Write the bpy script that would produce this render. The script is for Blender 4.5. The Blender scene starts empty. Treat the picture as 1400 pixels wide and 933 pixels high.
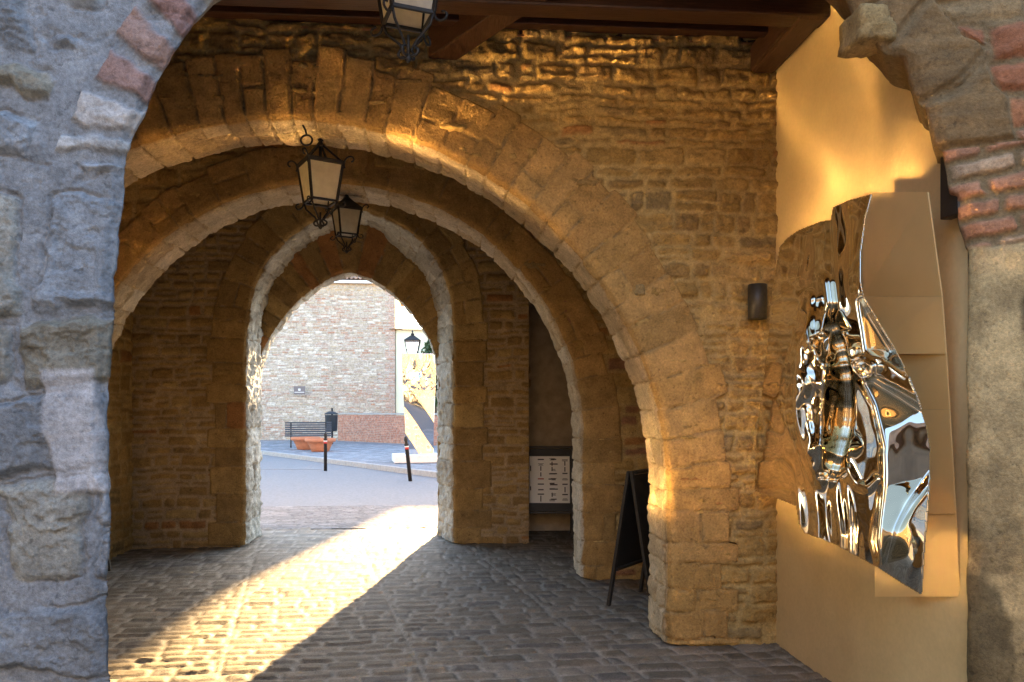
import bpy, math, random
import numpy as np
from mathutils import Vector

random.seed(7)
R = math.radians
scene = bpy.context.scene
COL = scene.collection

# ---------------------------------------------------------------- camera model
YAW = R(4.3); FPX = 1050.0; PX0 = 700.0; PY0 = 560.0; EYE = 1.55
SA, CA = math.sin(YAW), math.cos(YAW)

def at_D(px, py, D):
    X = (px - PX0) / FPX * D
    return Vector((X * CA + D * SA, D * CA - X * SA, EYE + (PY0 - py) / FPX * D))

def at_y(px, py, Y):
    a = math.atan((px - PX0) / FPX)
    D = Y / math.cos(a + YAW) * math.cos(a)
    return at_D(px, py, D)

def at_x(px, py, X):
    a = math.atan((px - PX0) / FPX) + YAW
    return at_y(px, py, X / math.tan(a))

# ---------------------------------------------------------------- noise
def _hash(xi, yi, seed):
    h = (xi.astype(np.int64) * 374761393 + yi.astype(np.int64) * 668265263 + seed * 1442695041) & 0xffffffff
    h = ((h ^ (h >> 13)) * 1274126177) & 0xffffffff
    h = ((h ^ (h >> 16)) * 2246822519) & 0xffffffff
    return ((h ^ (h >> 15)) & 0xffffff) / float(0xffffff)

def vnoise(x, y, seed=0):
    xi = np.floor(x); yi = np.floor(y); fx = x - xi; fy = y - yi
    fx = fx * fx * fx * (fx * (fx * 6 - 15) + 10); fy = fy * fy * fy * (fy * (fy * 6 - 15) + 10)
    a = _hash(xi, yi, seed); b = _hash(xi + 1, yi, seed); c = _hash(xi, yi + 1, seed); d = _hash(xi + 1, yi + 1, seed)
    return (a * (1 - fx) + b * fx) * (1 - fy) + (c * (1 - fx) + d * fx) * fy

def fbm(x, y, seed=0, octv=4):
    s = 0.0; a = 0.5; t = 0.0
    for o in range(octv):
        s = s + a * vnoise(x, y, seed + o * 17); t += a; a *= 0.5
        x = x * 2.03 + 11.3; y = y * 2.03 + 5.7
    return s / t

def sstep(a, b, x):
    t = np.clip((x - a) / (b - a), 0, 1); return t * t * (3 - 2 * t)

def hid(i, k):
    i = np.asarray(i); return _hash(i, i * 0 + k, 91 + k)

# ---------------------------------------------------------------- stone layouts: (u,v) -> id, distance to joint
def coursed(u, v, seed, row=(.08, .2), col=(.12, .4), warp=.03, ws=2.5, fine=.006, split=.25, pw=3.0):
    rng = np.random.RandomState(seed)
    u2 = u + warp * (fbm(u * ws, v * ws, seed, 3) - .5) * 2 + fine * (fbm(u * 22, v * 22, seed + 5, 2) - .5) * 2
    v2 = v + warp * (fbm(u * ws + 40, v * ws + 9, seed + 3, 3) - .5) * 2 + fine * (fbm(u * 22 + 7, v * 22, seed + 6, 2) - .5) * 2
    lo, hi = float(v2.min()) - .5, float(v2.max()) + .5
    ul, uh = float(u2.min()) - .6, float(u2.max()) + .6
    E = [lo]
    while E[-1] < hi: E.append(E[-1] + rng.uniform(*row))
    E = np.array(E)
    r = np.clip(np.searchsorted(E, v2) - 1, 0, len(E) - 2)
    dv = np.minimum(v2 - E[r], E[r + 1] - v2)
    du = np.zeros_like(u2); ids = np.zeros(u2.shape, np.int64)
    for k in range(len(E) - 1):
        J = [ul - rng.uniform(0, .3)]
        while J[-1] < uh + .3: J.append(J[-1] + rng.uniform(*col))
        m = r == k
        if not m.any(): continue
        J = np.array(J); um = u2[m]
        c = np.clip(np.searchsorted(J, um) - 1, 0, len(J) - 2)
        d1 = np.minimum(um - J[c], J[c + 1] - um)
        i = k * 4000 + c * 4 + seed * 100003
        dvm = dv[m]
        H = E[k + 1] - E[k]
        if split > 0 and H > row[0] * 1.3:
            sp = hid(i, 3) < split
            mid = E[k] + H * (.35 + .3 * hid(i, 4))
            vm = v2[m]; up = vm > mid
            dsp = np.where(up, np.minimum(vm - mid, E[k + 1] - vm), np.minimum(mid - vm, vm - E[k]))
            dvm = np.where(sp, dsp, dvm); i = np.where(sp & up, i + 1, i)
        dv[m] = dvm; du[m] = d1; ids[m] = i
    du = np.maximum(du, 1e-5); dv = np.maximum(dv, 1e-5)
    d = (du ** -pw + dv ** -pw) ** (-1 / pw)
    return ids, d

def pick(ids, pal, k=7):
    pal = np.array(pal); w = pal[:, 3]; w = np.cumsum(w / w.sum())
    j = np.clip(np.searchsorted(w, hid(ids, k)), 0, len(pal) - 1)
    return pal[j, :3]

# ---------------------------------------------------------------- grids -> mesh
def link(name, me, mat=None, parent=None, loc=None):
    o = bpy.data.objects.new(name, me); COL.objects.link(o)
    if mat and me: me.materials.append(mat)
    if parent: o.parent = parent
    if loc is not None: o.location = loc
    return o

def grids(name, gl, mat, parent=None, smooth=True):
    """gl: list of (P[ny,nx,3], colour[ny,nx,3], keep[ny-1,nx-1] or None)"""
    V = []; F = []; C = []; off = 0
    for P, c, keep in gl:
        ny, nx = P.shape[:2]
        idx = np.arange(ny * nx).reshape(ny, nx)
        q = np.stack([idx[:-1, :-1], idx[:-1, 1:], idx[1:, 1:], idx[1:, :-1]], -1).reshape(-1, 4)
        if keep is not None: q = q[keep.reshape(-1)]
        used = np.zeros(ny * nx, bool); used[q.reshape(-1)] = True
        remap = np.cumsum(used) - 1
        V.append(P.reshape(-1, 3)[used]); C.append(np.clip(c.reshape(-1, 3)[used], 0, 1)); F.append(remap[q] + off); off += int(used.sum())
    V = np.concatenate(V); F = np.concatenate(F); C = np.concatenate(C)
    me = bpy.data.meshes.new(name)
    me.vertices.add(len(V)); me.vertices.foreach_set('co', V.astype(np.float32).ravel())
    me.loops.add(F.size); me.loops.foreach_set('vertex_index', F.astype(np.int32).ravel())
    me.polygons.add(len(F)); me.polygons.foreach_set('loop_start', np.arange(0, F.size, 4, dtype=np.int32))
    me.polygons.foreach_set('loop_total', np.full(len(F), 4, np.int32))
    a = me.color_attributes.new('Col', 'FLOAT_COLOR', 'POINT')
    a.data.foreach_set('color', np.c_[C, np.ones(len(C))].astype(np.float32).ravel())
    me.update(calc_edges=True); me.validate()
    if smooth: me.polygons.foreach_set('use_smooth', np.ones(len(F), bool))
    return link(name, me, mat, parent)

def tag(o, label=None, cat=None, group=None, kind=None):
    if label: o['label'] = label
    if cat: o['category'] = cat
    if group: o['group'] = group
    if kind: o['kind'] = kind
    return o

def empty(name, loc=(0, 0, 0), rz=0.0):
    o = bpy.data.objects.new(name, None); COL.objects.link(o); o.location = loc; o.rotation_euler = (0, 0, rz)
    o.empty_display_size = .2
    return o

def copy_tree(o, parent=None):
    c = o.copy(); COL.objects.link(c)
    if parent: c.parent = parent
    for ch in [x for x in bpy.data.objects if x.parent == o]: copy_tree(ch, c)
    return c

class MB:
    def __init__(s): s.v = []; s.f = []; s.sm = []
    def quad(s, pts, sm=False):
        n = len(s.v); s.v += [tuple(p) for p in pts]; s.f.append(tuple(range(n, n + len(pts)))); s.sm.append(sm)
    def box(s, c, size, rot=None, taper=1.0):
        n = len(s.v); hx, hy, hz = [k / 2 for k in size]; c = Vector(c)
        for dz in (-1, 1):
            t = taper if dz > 0 else 1.0
            for dx, dy in ((-1, -1), (1, -1), (1, 1), (-1, 1)):
                p = Vector((dx * hx * t, dy * hy * t, dz * hz))
                if rot is not None: p = rot @ p
                s.v.append(tuple(c + p))
        for f in ((3, 2, 1, 0), (4, 5, 6, 7), (0, 1, 5, 4), (1, 2, 6, 5), (2, 3, 7, 6), (3, 0, 4, 7)):
            s.f.append(tuple(n + i for i in f)); s.sm.append(False)
        return s
    def bar(s, a, b, w, h, up=(0, 0, 1)):
        a = Vector(a); b = Vector(b); d = b - a; L = d.length; d.normalize()
        u = Vector(up); x = d.cross(u)
        if x.length < 1e-4: x = d.cross(Vector((1, 0, 0)))
        x.normalize(); z = x.cross(d)
        n = len(s.v)
        for p in (a, b):
            for i, j in ((-1, -1), (1, -1), (1, 1), (-1, 1)): s.v.append(tuple(p + x * (i * w / 2) + z * (j * h / 2)))
        for f in ((3, 2, 1, 0), (4, 5, 6, 7), (0, 1, 5, 4), (1, 2, 6, 5), (2, 3, 7, 6), (3, 0, 4, 7)):
            s.f.append(tuple(n + i for i in f)); s.sm.append(False)
        return s
    def tube(s, pts, r, n=8, closed=False):
        pts = [Vector(p) for p in pts]; m = len(pts); rr = r if isinstance(r, (list, tuple)) else [r] * m
        base = len(s.v); prev = None
        for i, p in enumerate(pts):
            if closed: t = pts[(i + 1) % m] - pts[i - 1]
            else: t = pts[min(i + 1, m - 1)] - pts[max(i - 1, 0)]
            t.normalize()
            if prev is None:
                x = t.cross(Vector((0, 0, 1)))
                if x.length < .1: x = t.cross(Vector((1, 0, 0)))
            else: x = prev - t * prev.dot(t)
            x.normalize(); prev = x; y = t.cross(x)
            for k in range(n):
                a = 2 * math.pi * k / n; s.v.append(tuple(p + (x * math.cos(a) + y * math.sin(a)) * rr[i]))
        for i in range(m if closed else m - 1):
            j = (i + 1) % m
            for k in range(n):
                l = (k + 1) % n
                s.f.append((base + i * n + k, base + i * n + l, base + j * n + l, base + j * n + k)); s.sm.append(True)
        if not closed:
            s.f.append(tuple(base + k for k in reversed(range(n)))); s.sm.append(False)
            s.f.append(tuple(base + (m - 1) * n + k for k in range(n))); s.sm.append(False)
        return s
    def lathe(s, prof, n=24, c=(0, 0, 0), jit=0.0):
        base = len(s.v)
        for r, z in prof:
            for k in range(n):
                a = 2 * math.pi * k / n; s.v.append((c[0] + r * math.cos(a), c[1] + r * math.sin(a), c[2] + z))
        for i in range(len(prof) - 1):
            for k in range(n):
                l = (k + 1) % n
                s.f.append((base + i * n + k, base + i * n + l, base + (i + 1) * n + l, base + (i + 1) * n + k)); s.sm.append(True)
        s.f.append(tuple(base + k for k in reversed(range(n)))); s.sm.append(False)
        s.f.append(tuple(base + (len(prof) - 1) * n + k for k in range(n))); s.sm.append(False)
        return s
    def build(s, name, mat, parent=None, bevel=0.0, loc=None):
        me = bpy.data.meshes.new(name); me.from_pydata(s.v, [], s.f); me.update()
        me.polygons.foreach_set('use_smooth', np.array(s.sm, bool))
        o = link(name, me, mat, parent, loc)
        if bevel > 0:
            b = o.modifiers.new('bevel', 'BEVEL'); b.width = bevel; b.segments = 2; b.limit_method = 'ANGLE'
        return o

# ---------------------------------------------------------------- materials
class NT:
    def __init__(s, name):
        s.m = bpy.data.materials.new(name); s.m.use_nodes = True; s.t = s.m.node_tree; s.t.nodes.clear()
        s.out = s.n('ShaderNodeOutputMaterial'); s.b = s.n('ShaderNodeBsdfPrincipled'); s.l(s.b.outputs[0], s.out.inputs['Surface'])
    def n(s, t, **k):
        x = s.t.nodes.new(t)
        for a, v in k.items(): setattr(x, a, v)
        return x
    def l(s, a, b): s.t.links.new(a, b)
    def noise(s, scale, detail=4, rough=.6, stretch=None, out='Fac'):
        tc = s.n('ShaderNodeTexCoord'); src = tc.outputs['Object']
        if stretch:
            mp = s.n('ShaderNodeMapping'); mp.inputs['Scale'].default_value = stretch; s.l(src, mp.inputs[0]); src = mp.outputs[0]
        x = s.n('ShaderNodeTexNoise'); x.inputs['Scale'].default_value = scale; x.inputs['Detail'].default_value = detail
        x.inputs['Roughness'].default_value = rough; s.l(src, x.inputs['Vector'])
        return x.outputs[out]
    def ramp(s, fac, stops):
        r = s.n('ShaderNodeValToRGB'); e = r.color_ramp.elements
        while len(e) < len(stops): e.new(.5)
        for q, (p, c) in zip(e, stops): q.position = p; q.color = (*c, 1) if len(c) == 3 else c
        s.l(fac, r.inputs[0]); return r.outputs[0]
    def mul(s, a, b, f=1.0, mode='MULTIPLY'):
        x = s.n('ShaderNodeMix', data_type='RGBA', blend_type=mode); x.inputs['Factor'].default_value = f
        for q, v in ((6, a), (7, b)):
            if isinstance(v, tuple): x.inputs[q].default_value = (*v, 1)
            else: s.l(v, x.inputs[q])
        return x.outputs[2]
    def bump(s, h, strength=.3, dist=.01):
        x = s.n('ShaderNodeBump'); x.inputs['Strength'].default_value = strength; x.inputs['Distance'].default_value = dist
        s.l(h, x.inputs['Height']); s.l(x.outputs[0], s.b.inputs['Normal']); return x
    def set(s, col=None, rough=None, metal=None, spec=None):
        if col is not None:
            if isinstance(col, tuple): s.b.inputs['Base Color'].default_value = (*col, 1)
            else: s.l(col, s.b.inputs['Base Color'])
        if rough is not None: s.b.inputs['Roughness'].default_value = rough
        if metal is not None: s.b.inputs['Metallic'].default_value = metal
        if spec is not None: s.b.inputs['Specular IOR Level'].default_value = spec
        return s.m

def masonry_mat(name, rough=.9, bscale=60, bstr=.5, bdist=.006, lo=.72, hi=1.25, spec=.25, mscale=9):
    t = NT(name)
    a = t.n('ShaderNodeAttribute', attribute_name='Col')
    n1 = t.noise(mscale, 8, .68)
    n2 = t.noise(bscale, 6, .75)
    n3 = t.noise(bscale * .42, 4, .6)
    c = t.mul(a.outputs['Color'], t.ramp(n1, [(.28, (lo,) * 3), (.72, (hi,) * 3)]))
    c = t.mul(c, t.ramp(n2, [(.32, (.66,) * 3), (.68, (1.24,) * 3)]))
    pits = t.ramp(n3, [(.30, (.62,) * 3), (.40, (1.0,) * 3)])
    c = t.mul(c, pits)
    mx = t.mul(n2, n3, .5, 'MIX')
    t.bump(mx, bstr, bdist)
    return t.set(c, rough, spec=spec)

def plain_mat(name, col, rough=.6, metal=0.0, nscale=30, var=.25, bump=.15, bdist=.003, stretch=None, spec=.5):
    t = NT(name); n = t.noise(nscale, 5, .6, stretch)
    c = t.ramp(n, [(.25, tuple(k * (1 - var) for k in col)), (.75, tuple(min(1, k * (1 + var)) for k in col))])
    if bump > 0: t.bump(n, bump, bdist)
    return t.set(c, rough, metal, spec)

M = {}
M['ochre'] = masonry_mat('ochre_stone', .88, 70, 1.0, .012)
M['grey'] = masonry_mat('grey_limestone', .9, 55, 1.0, .012, .62, 1.3, .2, 9)
M['cobble'] = masonry_mat('worn_cobble', .72, 90, .8, .006, .72, 1.25, .32)
M['sett'] = masonry_mat('paving_sett', .9, 60, .4, .004, .8, 1.15, .12)
M['far_stone'] = masonry_mat('far_masonry', .9, 20, .3, .01)
M['plaster'] = (lambda t: (t.bump(t.noise(14, 6, .7), .12, .01), t.set(t.mul(t.ramp(t.noise(1.7, 5, .6), [(.25, (.66, .49, .235)), (.75, (.82, .64, .34))]), t.ramp(t.noise(45, 3, .6), [(.3, (.95,) * 3), (.7, (1.03,) * 3)])), .62, spec=.35))[1])(NT('yellow_plaster'))
M['panel'] = plain_mat('gold_panel', (.90, .66, .31), .32, 0.45, 3, .06, .05, .004)
M['mirror'] = (lambda t: t.set((.74, .66, .52), .03, 1.0))(NT('polished_steel'))
M['mirror_dark'] = (lambda t: t.set((.52, .53, .55), .08, 1.0))(NT('weathered_steel'))
M['satin'] = (lambda t: t.set((.92, .84, .68), .085, 1.0))(NT('satin_steel'))
M['mirror_edge'] = plain_mat('steel_edge', (.8, .76, .68), .25, 1.0, 20, .05, 0)
M['iron'] = plain_mat('wrought_iron', (.014, .012, .010), .6, 0, 60, .4, .3, .002)
M['black'] = plain_mat('black_paint', (.022, .021, .02), .45, 0, 40, .25, .1, .002)
M['blackwood'] = plain_mat('black_wood', (.03, .026, .02), .55, 0, 12, .4, .3, .002, (1, 1, 8))
M['chalk'] = plain_mat('chalkboard', (.018, .017, .016), .6, 0, 9, .35, .05)
M['paper'] = plain_mat('poster_paper', (.86, .84, .78), .7, 0, 6, .05, .0)
M['ink'] = plain_mat('black_ink', (.03, .025, .025), .6, 0, 6, .1, 0)
M['redink'] = plain_mat('red_ink', (.45, .06, .04), .6, 0, 6, .1, 0)
M['wood'] = plain_mat('dark_timber', (.052, .022, .012), .36, 0, 7, .55, .5, .004, (1.2, 14, 14))
M['wood2'] = plain_mat('dark_beam', (.075, .036, .019), .45, 0, 7, .5, .5, .004, (14, 2, 14))
M['strip'] = plain_mat('seam_highlight', (.30, .15, .065), .5, 0, 9, .4, .2)  # pale tone imitates light caught along the ceiling board gaps
M['render'] = plain_mat('rough_render', (.40, .33, .24), .9, 0, 9, .25, .6, .01)
M['roofslab'] = plain_mat('roof_slab', (.25, .16, .11), .9, 0, 5, .3, .3)
M['asphalt'] = plain_mat('asphalt', (.20, .20, .205), .85, 0, 25, .25, .4, .004)
M['patch'] = plain_mat('asphalt_patch', (.13, .13, .135), .9, 0, 20, .25, .4, .004)
M['paint'] = plain_mat('road_paint', (.34, .34, .34), .7, 0, 20, .15, .1)
M['kerb'] = plain_mat('kerb_stone', (.36, .34, .32), .8, 0, 12, .2, .3)
M['earth'] = plain_mat('earth', (.22, .18, .13), .95, 0, 2, .25, .3)
M['terracotta'] = plain_mat('terracotta', (.52, .19, .09), .75, 0, 9, .15, .15)
M['soil'] = plain_mat('soil', (.06, .04, .025), .95, 0, 30, .4, .5)
M['benchmetal'] = plain_mat('bench_metal', (.05, .065, .085), .5, .2, 30, .2, .1)
M['binmetal'] = plain_mat('bin_metal', (.035, .042, .05), .5, .2, 30, .2, .1)
M['white'] = plain_mat('white_paint', (.72, .72, .70), .5, 0, 10, .08, .03)
M['red'] = plain_mat('red_band', (.5, .04, .03), .5, 0, 10, .1, 0)
M['cream'] = plain_mat('cream_plaster', (.78, .76, .56), .9, 0, 2, .06, .2)
M['tile'] = plain_mat('roof_tile', (.34, .24, .19), .85, 0, 3, .35, .4, .01)
M['plaque'] = plain_mat('plaque_grey', (.16, .14, .14), .5, 0, 9, .15, 0)
M['bark'] = plain_mat('bark', (.09, .065, .045), .95, 0, 14, .35, .6)
M['leaf'] = plain_mat('leaf', (.045, .085, .028), .7, 0, 3, .45, 0)
M['shade_house'] = plain_mat('ochre_render', (.36, .27, .17), .9, 0, 1.5, .2, .3)
M['window'] = plain_mat('window_glass', (.03, .035, .04), .12, 0, 3, .2, 0)

def glass_mat():
    t = NT('dusty_glass')
    tr = t.n('ShaderNodeBsdfTranslucent'); mx = t.n('ShaderNodeMixShader'); mx.inputs[0].default_value = .5
    c = t.ramp(t.noise(16, 5, .6), [(.3, (.60, .55, .42)), (.7, (.78, .73, .58))])
    t.set(c, .3); t.l(c, tr.inputs[0]); t.l(t.b.outputs[0], mx.inputs[1]); t.l(tr.outputs[0], mx.inputs[2]); t.l(mx.outputs[0], t.out.inputs['Surface'])
    return t.m
M['glass'] = glass_mat()
def clear_glass():
    t = NT('lamp_glass'); t.set((.9, .95, .95), .08); t.b.inputs['Transmission Weight'].default_value = .75; return t.m
M['clear'] = clear_glass()

# ---------------------------------------------------------------- palettes (r,g,b,weight)
OCH = [(0.437, 0.280, 0.092, 3), (0.489, 0.320, 0.108, 3), (0.385, 0.245, 0.080, 3), (0.333, 0.205, 0.068, 2), (0.520, 0.360, 0.136, 1.5), (0.322, 0.230, 0.100, 1.2), (0.395, 0.200, 0.068, .5)]
OCH_MORTAR = (.50, .355, .145)
RUB = [(0.374, 0.240, 0.080, 3), (0.416, 0.270, 0.092, 3), (0.343, 0.220, 0.072, 3), (0.302, 0.195, 0.072, 2), (0.447, 0.300, 0.112, 1.5), (0.281, 0.200, 0.088, 1.2), (0.374, 0.190, 0.068, .5)]
VOU = [(0.437, 0.270, 0.092, 3), (0.478, 0.300, 0.108, 3), (0.406, 0.245, 0.084, 3), (0.458, 0.285, 0.104, 2), (0.374, 0.235, 0.084, 1)]
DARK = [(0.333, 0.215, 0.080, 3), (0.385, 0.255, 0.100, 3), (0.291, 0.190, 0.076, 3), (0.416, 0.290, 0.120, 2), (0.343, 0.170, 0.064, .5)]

# ---------------------------------------------------------------- arch masonry
def resample(P, step):
    P = np.array(P, float); d = np.r_[0, np.cumsum(np.hypot(*np.diff(P, axis=0).T))]
    n = max(4, int(d[-1] / step)); s = np.linspace(0, d[-1], n)
    return np.c_[np.interp(s, d, P[:, 0]), np.interp(s, d, P[:, 1])], s

def smooth_path(P, it=3):
    P = np.array(P, float)
    for _ in range(it):
        Q = [P[0]]
        for a, b in zip(P[:-1], P[1:]): Q += [a * .75 + b * .25, a * .25 + b * .75]
        Q.append(P[-1]); P = np.array(Q)
    return P

def circle_path(cx, cz, r, z0=0.0, n=80):
    """from the foot of one jamb over the arch to the foot of the other"""
    th = np.linspace(math.pi, 0, n)
    P = np.c_[cx + r * np.cos(th), cz + r * np.sin(th)]
    return np.r_[[[cx - r, z0]], P, [[cx + r, z0]]]

def inside_poly(x, z, P):
    c = np.zeros(x.shape, bool); n = len(P)
    for i in range(n):
        x1, z1 = P[i]; x2, z2 = P[(i + 1) % n]
        k = ((z1 > z) != (z2 > z))
        with np.errstate(divide='ignore', invalid='ignore'):
            c ^= k & (x < (x2 - x1) * (z - z1) / (z2 - z1 + 1e-12) + x1)
    return c

def offset_path(P, d):
    P = np.array(P); t = np.gradient(P, axis=0); t /= np.linalg.norm(t, axis=1, keepdims=True) + 1e-9
    n = np.c_[-t[:, 1], t[:, 0]]            # path runs foot -> over -> foot, clockwise: outward normal
    return P + n * d, n

def ring(name, path, Y, width, depth, mat, parent, seed, step=.013, pal=VOU, mortar=(.36, .25, .115), vw=(.13, .27), jw=(.18, .34), z_spring=1.0,
         proud=.022, rough_soffit=.012, soffit_pal=None, jag=.16, corner=.03, relief=.012, bite=.014, soffit_taper=0.0, quoin=.14):
    P, s = resample(path, step); _, N = offset_path(P, 0)
    for _ in range(6): N = np.r_[[N[0]], (N[:-2] + N[1:-1] * 2 + N[2:]) / 4, [N[-1]]]
    N /= np.linalg.norm(N, axis=1, keepdims=True)
    rng = np.random.RandomState(seed)
    J = [0.0]
    while J[-1] < s[-1]:
        z = np.interp(J[-1], s, P[:, 1]); J.append(J[-1] + rng.uniform(*(jw if z < z_spring else vw)))
    J = np.array(J)
    t = np.r_[np.arange(-depth, -corner, step), np.linspace(-corner, corner, 7), np.arange(corner + step, width + .5 * step, step), [width + .03]]
    S, T = np.meshgrid(s, t)
    wob = .018 * (fbm(S * 5, T * 7, seed, 3) - .5) * 2
    S2 = S + wob
    c = np.clip(np.searchsorted(J, S2) - 1, 0, len(J) - 2)
    dj = np.minimum(S2 - J[c], J[c + 1] - S2)
    ids = c + seed * 7919
    # some stones are two pieces across the width
    sp = hid(ids, 2) < .33; cut = width * (.35 + .35 * hid(ids, 3)); face = T > 0
    ds = np.abs(T - cut + wob)
    dj = np.where(sp & face, np.minimum(dj, ds), dj); ids2 = np.where(sp & face & (T > cut), ids + 500, ids)
    sof2 = hid(ids, 9) < .5
    cut2 = -depth * (.35 + .3 * hid(ids, 8)); dj = np.where((T < 0) & sof2, np.minimum(dj, np.abs(T - cut2)), dj); ids2 = np.where((T < 0) & sof2 & (T < cut2), ids2 + 900, ids2)
    m = sstep(.001, .010, dj + .006 * (fbm(S * 30, T * 30, seed + 33, 3) - .5))
    zc = np.interp((J[c] + J[c + 1]) / 2, s, P[:, 1])
    wsc = np.where(zc < z_spring, 1 + quoin * (np.where(c % 2 == 0, .8, -.6) + (hid(ids, 6) - .5)), 1 + jag * (hid(ids, 5) - .5) * 2)
    Tw = np.where(T > 0, T * wsc, T)
    last = (T > width + .005)
    # displacement
    nz = fbm(S * 9 + hid(ids2, 4) * 40, T * 9, seed + 2, 4) - .5
    n2 = fbm(S * 40, T * 40, seed + 4, 3) - .5
    h = relief * (m - .5) * 1.6 + .009 * nz * 2 + .006 * n2 + .010 * (hid(ids2, 1) - .5) * m
    hs = h + rough_soffit * ((fbm(S * 7, T * 7, seed + 9, 4) - .5) * 2 + (fbm(S * 24, T * 24, seed + 10, 3) - .5))
    # eaten arris
    eat = bite * (.4 + 1.6 * fbm(S * 6, S * 0, seed + 12, 4)) * np.exp(-(T / (corner * 1.1)) ** 2)
    hh = np.where(T < 0, hs, h) - eat
    hh = np.where(last, -proud - .03, hh)
    k = np.clip((T + corner) / (2 * corner), 0, 1)      # 0 on soffit, 1 on face
    ang = k * math.pi / 2
    nx = np.interp(S, s, N[:, 0]); nzv = np.interp(S, s, N[:, 1])
    px = np.interp(S, s, P[:, 0]); pz = np.interp(S, s, P[:, 1])
    out = np.maximum(Tw, 0); dep = np.maximum(-T, 0)
    rin = soffit_taper * dep * sstep(.1, .7, nx)
    # outward surface normal: soffit -> -N (into the opening); face -> -y
    cx_, sy_ = np.cos(ang), np.sin(ang)
    X = px + nx * (out + rin) - nx * cx_ * hh
    Z = pz + nzv * (out + rin) - nzv * cx_ * hh
    Yv = Y + dep - sy_ * (hh + proud * k)
    col = pick(ids2, pal)
    if soffit_pal is not None:
        cs = pick(ids2, soffit_pal); kk = sstep(.0, -.03, T)[..., None]; col = col * (1 - kk) + cs * kk
    col = col * (.82 + .36 * fbm(S * 6, T * 6, seed + 20, 4))[..., None]
    mo = np.array(mortar) * (.55 + .7 * fbm(S * 7, T * 7, seed + 21, 3))[..., None]
    mm = sstep(.0, .006, dj)[..., None]
    col = col * mm + mo * (1 - mm)
    Pm = np.stack([X, Yv, np.maximum(Z, -.03)], -1)
    return grids(name, [(Pm[:, ::-1], col[:, ::-1], None)], mat, parent)

def rubble_surface(U, V, seed, pal, mortar, row, col, relief=.02, joint=.010, bevel=.03, rough=.012, warp=.035, split=.25, smear=.5, fine=.006, pw=3.0):
    ids, d = coursed(U, V, seed, row, col, warp, split=split, fine=fine, pw=pw)
    jn = joint * (1 + 1.4 * smear * (fbm(U * 3.1, V * 3.1, seed + 31, 3) - .35) * 2)
    m = sstep(0, bevel, d - jn)
    r1 = hid(ids, 1)
    n1 = fbm(U * 8 + r1 * 50, V * 11 + r1 * 20, seed + 1, 4) - .5
    n2 = fbm(U * 32, V * 40, seed + 2, 3) - .5
    slab = fbm(U * 5 + r1 * 9, V * 26 + r1 * 77, seed + 8, 3) - .5
    h = relief * m * (.35 + 1.1 * r1) + rough * (n1 * 2 * (.4 + .6 * m) + n2 * .8 + slab * m * 1.1) + .008 * (fbm(U * 2, V * 2, seed + 3, 2) - .5)
    c = pick(ids, pal) * (.8 + .4 * fbm(U * 7 + r1 * 30, V * 9, seed + 4, 4))[..., None]
    mo = np.array(mortar) * (.82 + .36 * fbm(U * 9, V * 9, seed + 5, 4))[..., None]
    mm = sstep(-.002, .012, d - jn)[..., None]
    st = (.82 + .36 * fbm(U * .9, V * .9, seed + 6, 3))[..., None]
    return h, (c * mm + mo * (1 - mm)) * st

def wall_xz(name, x0, x1, z0, z1, Y, res, seed, mat, parent, hole=None, pal=OCH, mortar=OCH_MORTAR, row=(.07, .19), col=(.12, .42), **k):
    U, V = np.meshgrid(np.arange(x0, x1 + res, res), np.arange(z0, z1 + res, res))
    h, c = rubble_surface(U, V, seed, pal, mortar, row, col, **k)
    P = np.stack([U, Y - h, V], -1)
    keep = None
    if hole is not None:
        uc = (U[:-1, :-1] + U[1:, 1:]) / 2; vc = (V[:-1, :-1] + V[1:, 1:]) / 2
        keep = ~inside_poly(uc, vc, hole)
    return grids(name, [(P, c, keep)], mat, parent)

def wall_yz(name, y0, y1, z0, z1, X, face, res, seed, mat, parent, pal=OCH, mortar=OCH_MORTAR, row=(.07, .19), col=(.12, .42), **k):
    U, V = np.meshgrid(np.arange(y0, y1 + res, res), np.arange(z0, z1 + res, res))
    h, c = rubble_surface(U, V, seed, pal, mortar, row, col, **k)
    P = np.stack([X + face * h, U, V], -1)
    if face < 0: P = P[:, ::-1]; c = c[:, ::-1]
    return grids(name, [(P[:, ::-1], c[:, ::-1], None)], mat, parent)

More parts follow.
